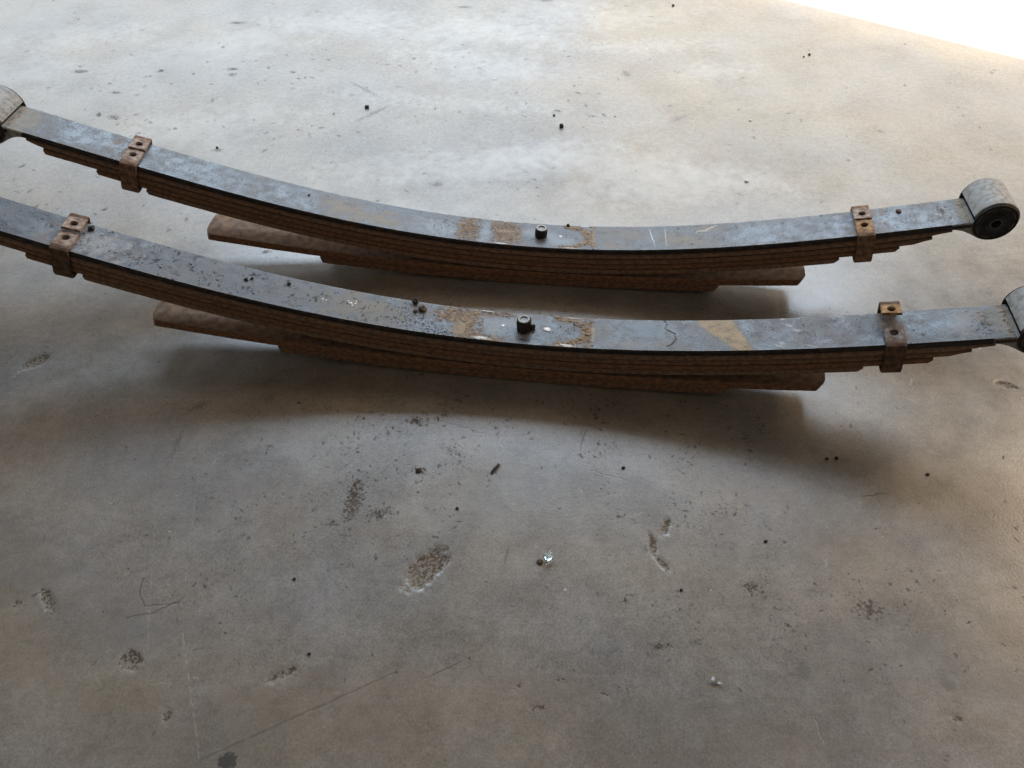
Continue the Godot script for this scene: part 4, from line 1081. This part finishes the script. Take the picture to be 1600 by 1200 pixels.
func _ready() -> void:
	rng.seed = 7
	var cam := Camera3D.new(); cam.name = "camera"
	var pit := deg_to_rad(48.297); var rol := deg_to_rad(0.1753)
	var fw := Vector3(0, -sin(pit), -cos(pit)); var up := Vector3(0, cos(pit), -sin(pit)); var rt := Vector3.RIGHT
	cam.transform = Transform3D(Basis(rt * cos(rol) + up * sin(rol), up * cos(rol) - rt * sin(rol), -fw), Vector3(0, CAM_H, 0))
	cam.fov = 53.113; cam.near = 0.02; cam.far = 60.0
	add_child(cam); cam.current = true
	var we := WorldEnvironment.new(); we.name = "environment"
	var e := Environment.new()
	e.background_mode = Environment.BG_COLOR
	e.background_color = Color(0.165, 0.138, 0.108).linear_to_srgb()
	e.tonemap_mode = Environment.TONE_MAPPER_LINEAR
	e.tonemap_exposure = 1.0
	e.sdfgi_enabled = true; e.ssao_enabled = true; e.ssil_enabled = true
	we.environment = e; add_child(we)
	# daylight: a wide window behind, unseen panels added farther back, and a doorway to the right; the ground outside lies in the sun
	area_light("back_window_light", Vector3(0.12, 1.26, -2.10), Vector3(0.05, 0, -0.72), Vector2(2.3, 0.48), Color(0.84, 0.92, 1.0), 4.1)
	area_light("added_back_light_cool", Vector3(-1.20, 0.85, -3.20), Vector3(-1.20, 0.2, -0.74), Vector2(3.0, 1.1), Color(0.93, 0.97, 1.0), 3.2)  # added unseen panel, cool half, brightens the far floor on the left
	area_light("added_back_light_warm", Vector3(1.80, 0.85, -3.20), Vector3(1.80, 0.2, -0.74), Vector2(3.0, 1.1), Color(1.0, 0.96, 0.89), 3.4)  # added unseen panel, warm half, brightens the far floor on the right
	area_light("doorway_light", Vector3(2.56, 1.60, -1.62), Vector3(0, 0, -0.74), Vector2(0.8, 0.60), Color(1.0, 0.88, 0.74), 4.0)
	var sp := SpotLight3D.new(); sp.name = "sunlit_ground_light"
	add_child(sp)
	sp.look_at_from_position(Vector3(2.05, 6.0, -3.50), Vector3(2.05, 0, -3.50), Vector3.FORWARD)
	sp.spot_angle = 20.0; sp.spot_angle_attenuation = 0.30; sp.light_energy = 120.0; sp.light_color = Color(1.0, 0.92, 0.80); sp.light_size = 0.05; sp.shadow_enabled = true; sp.spot_range = 12.0

	make_materials()
	make_floor()
	var sA := Vector3(0.3230, -0.0249, -0.1410); var sB := Vector3(0.3014, -0.0343, -0.1124)
	var cA := paint_back_spring(); var cB := paint_front_spring()
	var mA := painted(cA, -0.5, 3.5); var mB := painted(cB, -0.5, 3.5)
	var back := spring("rear leaf spring of the two, rusty multi-leaf with both bushed eyes in view", Vector3(0.0432, 0.0736, -0.9450), -0.0893, -0.0072, sA, Vector2(-0.7866, 0.1516), Vector2(0.6167, 0.0942), cA, mA, 5)
	var front := spring("front leaf spring nearer the camera, its right clip bent open and soil on top", Vector3(0.0165, 0.0738, -0.7419), -0.1150, -0.0023, sB, Vector2(-0.7830, 0.1500), Vector2(0.6148, 0.0880), cB, mB, 9)
	clip(back, sA, -0.597, Vector3(0.0006, 0.02, 0.0270), Vector3(0.0030, 0.03, 0.0255), 0.06, 0.04, M.clip_tan, M.clip_tan, M.clip_rust)
	clip(back, sA, 0.4590, Vector3(0.0006, 0.02, 0.0270), Vector3(0.0024, 0.03, 0.0260), -0.05, 0.0, M.clip_orange, M.clip_tan, M.clip_rust)
	clip(front, sB, -0.5975, Vector3(0.0006, 0.02, 0.0270), Vector3(0.0040, 0.06, 0.0250), 0.06, 0.04, M.clip_tan, M.clip_tan, M.clip_dark)
	clip(front, sB, 0.4592, Vector3(0.0006, 0.06, 0.0250), Vector3(0.0120, 0.14, 0.0190), -0.04, -0.05, M.clip_grey, M.clip_orange, M.clip_dark)
	center_bolt(back, 0.0145, false, 0.03)
	center_bolt(front, 0.0185, true, -0.06)
	litter(back, front, sA, sB)

func area_light(called: String, at: Vector3, aim: Vector3, size: Vector2, col: Color, energy: float) -> void:
	var l := AreaLight3D.new(); l.name = called
	add_child(l)
	l.look_at_from_position(at, aim, Vector3.UP)
	l.area_size = size; l.area_normalize_energy = true; l.light_color = col; l.light_energy = energy; l.shadow_enabled = true
	l.area_range = 12.0
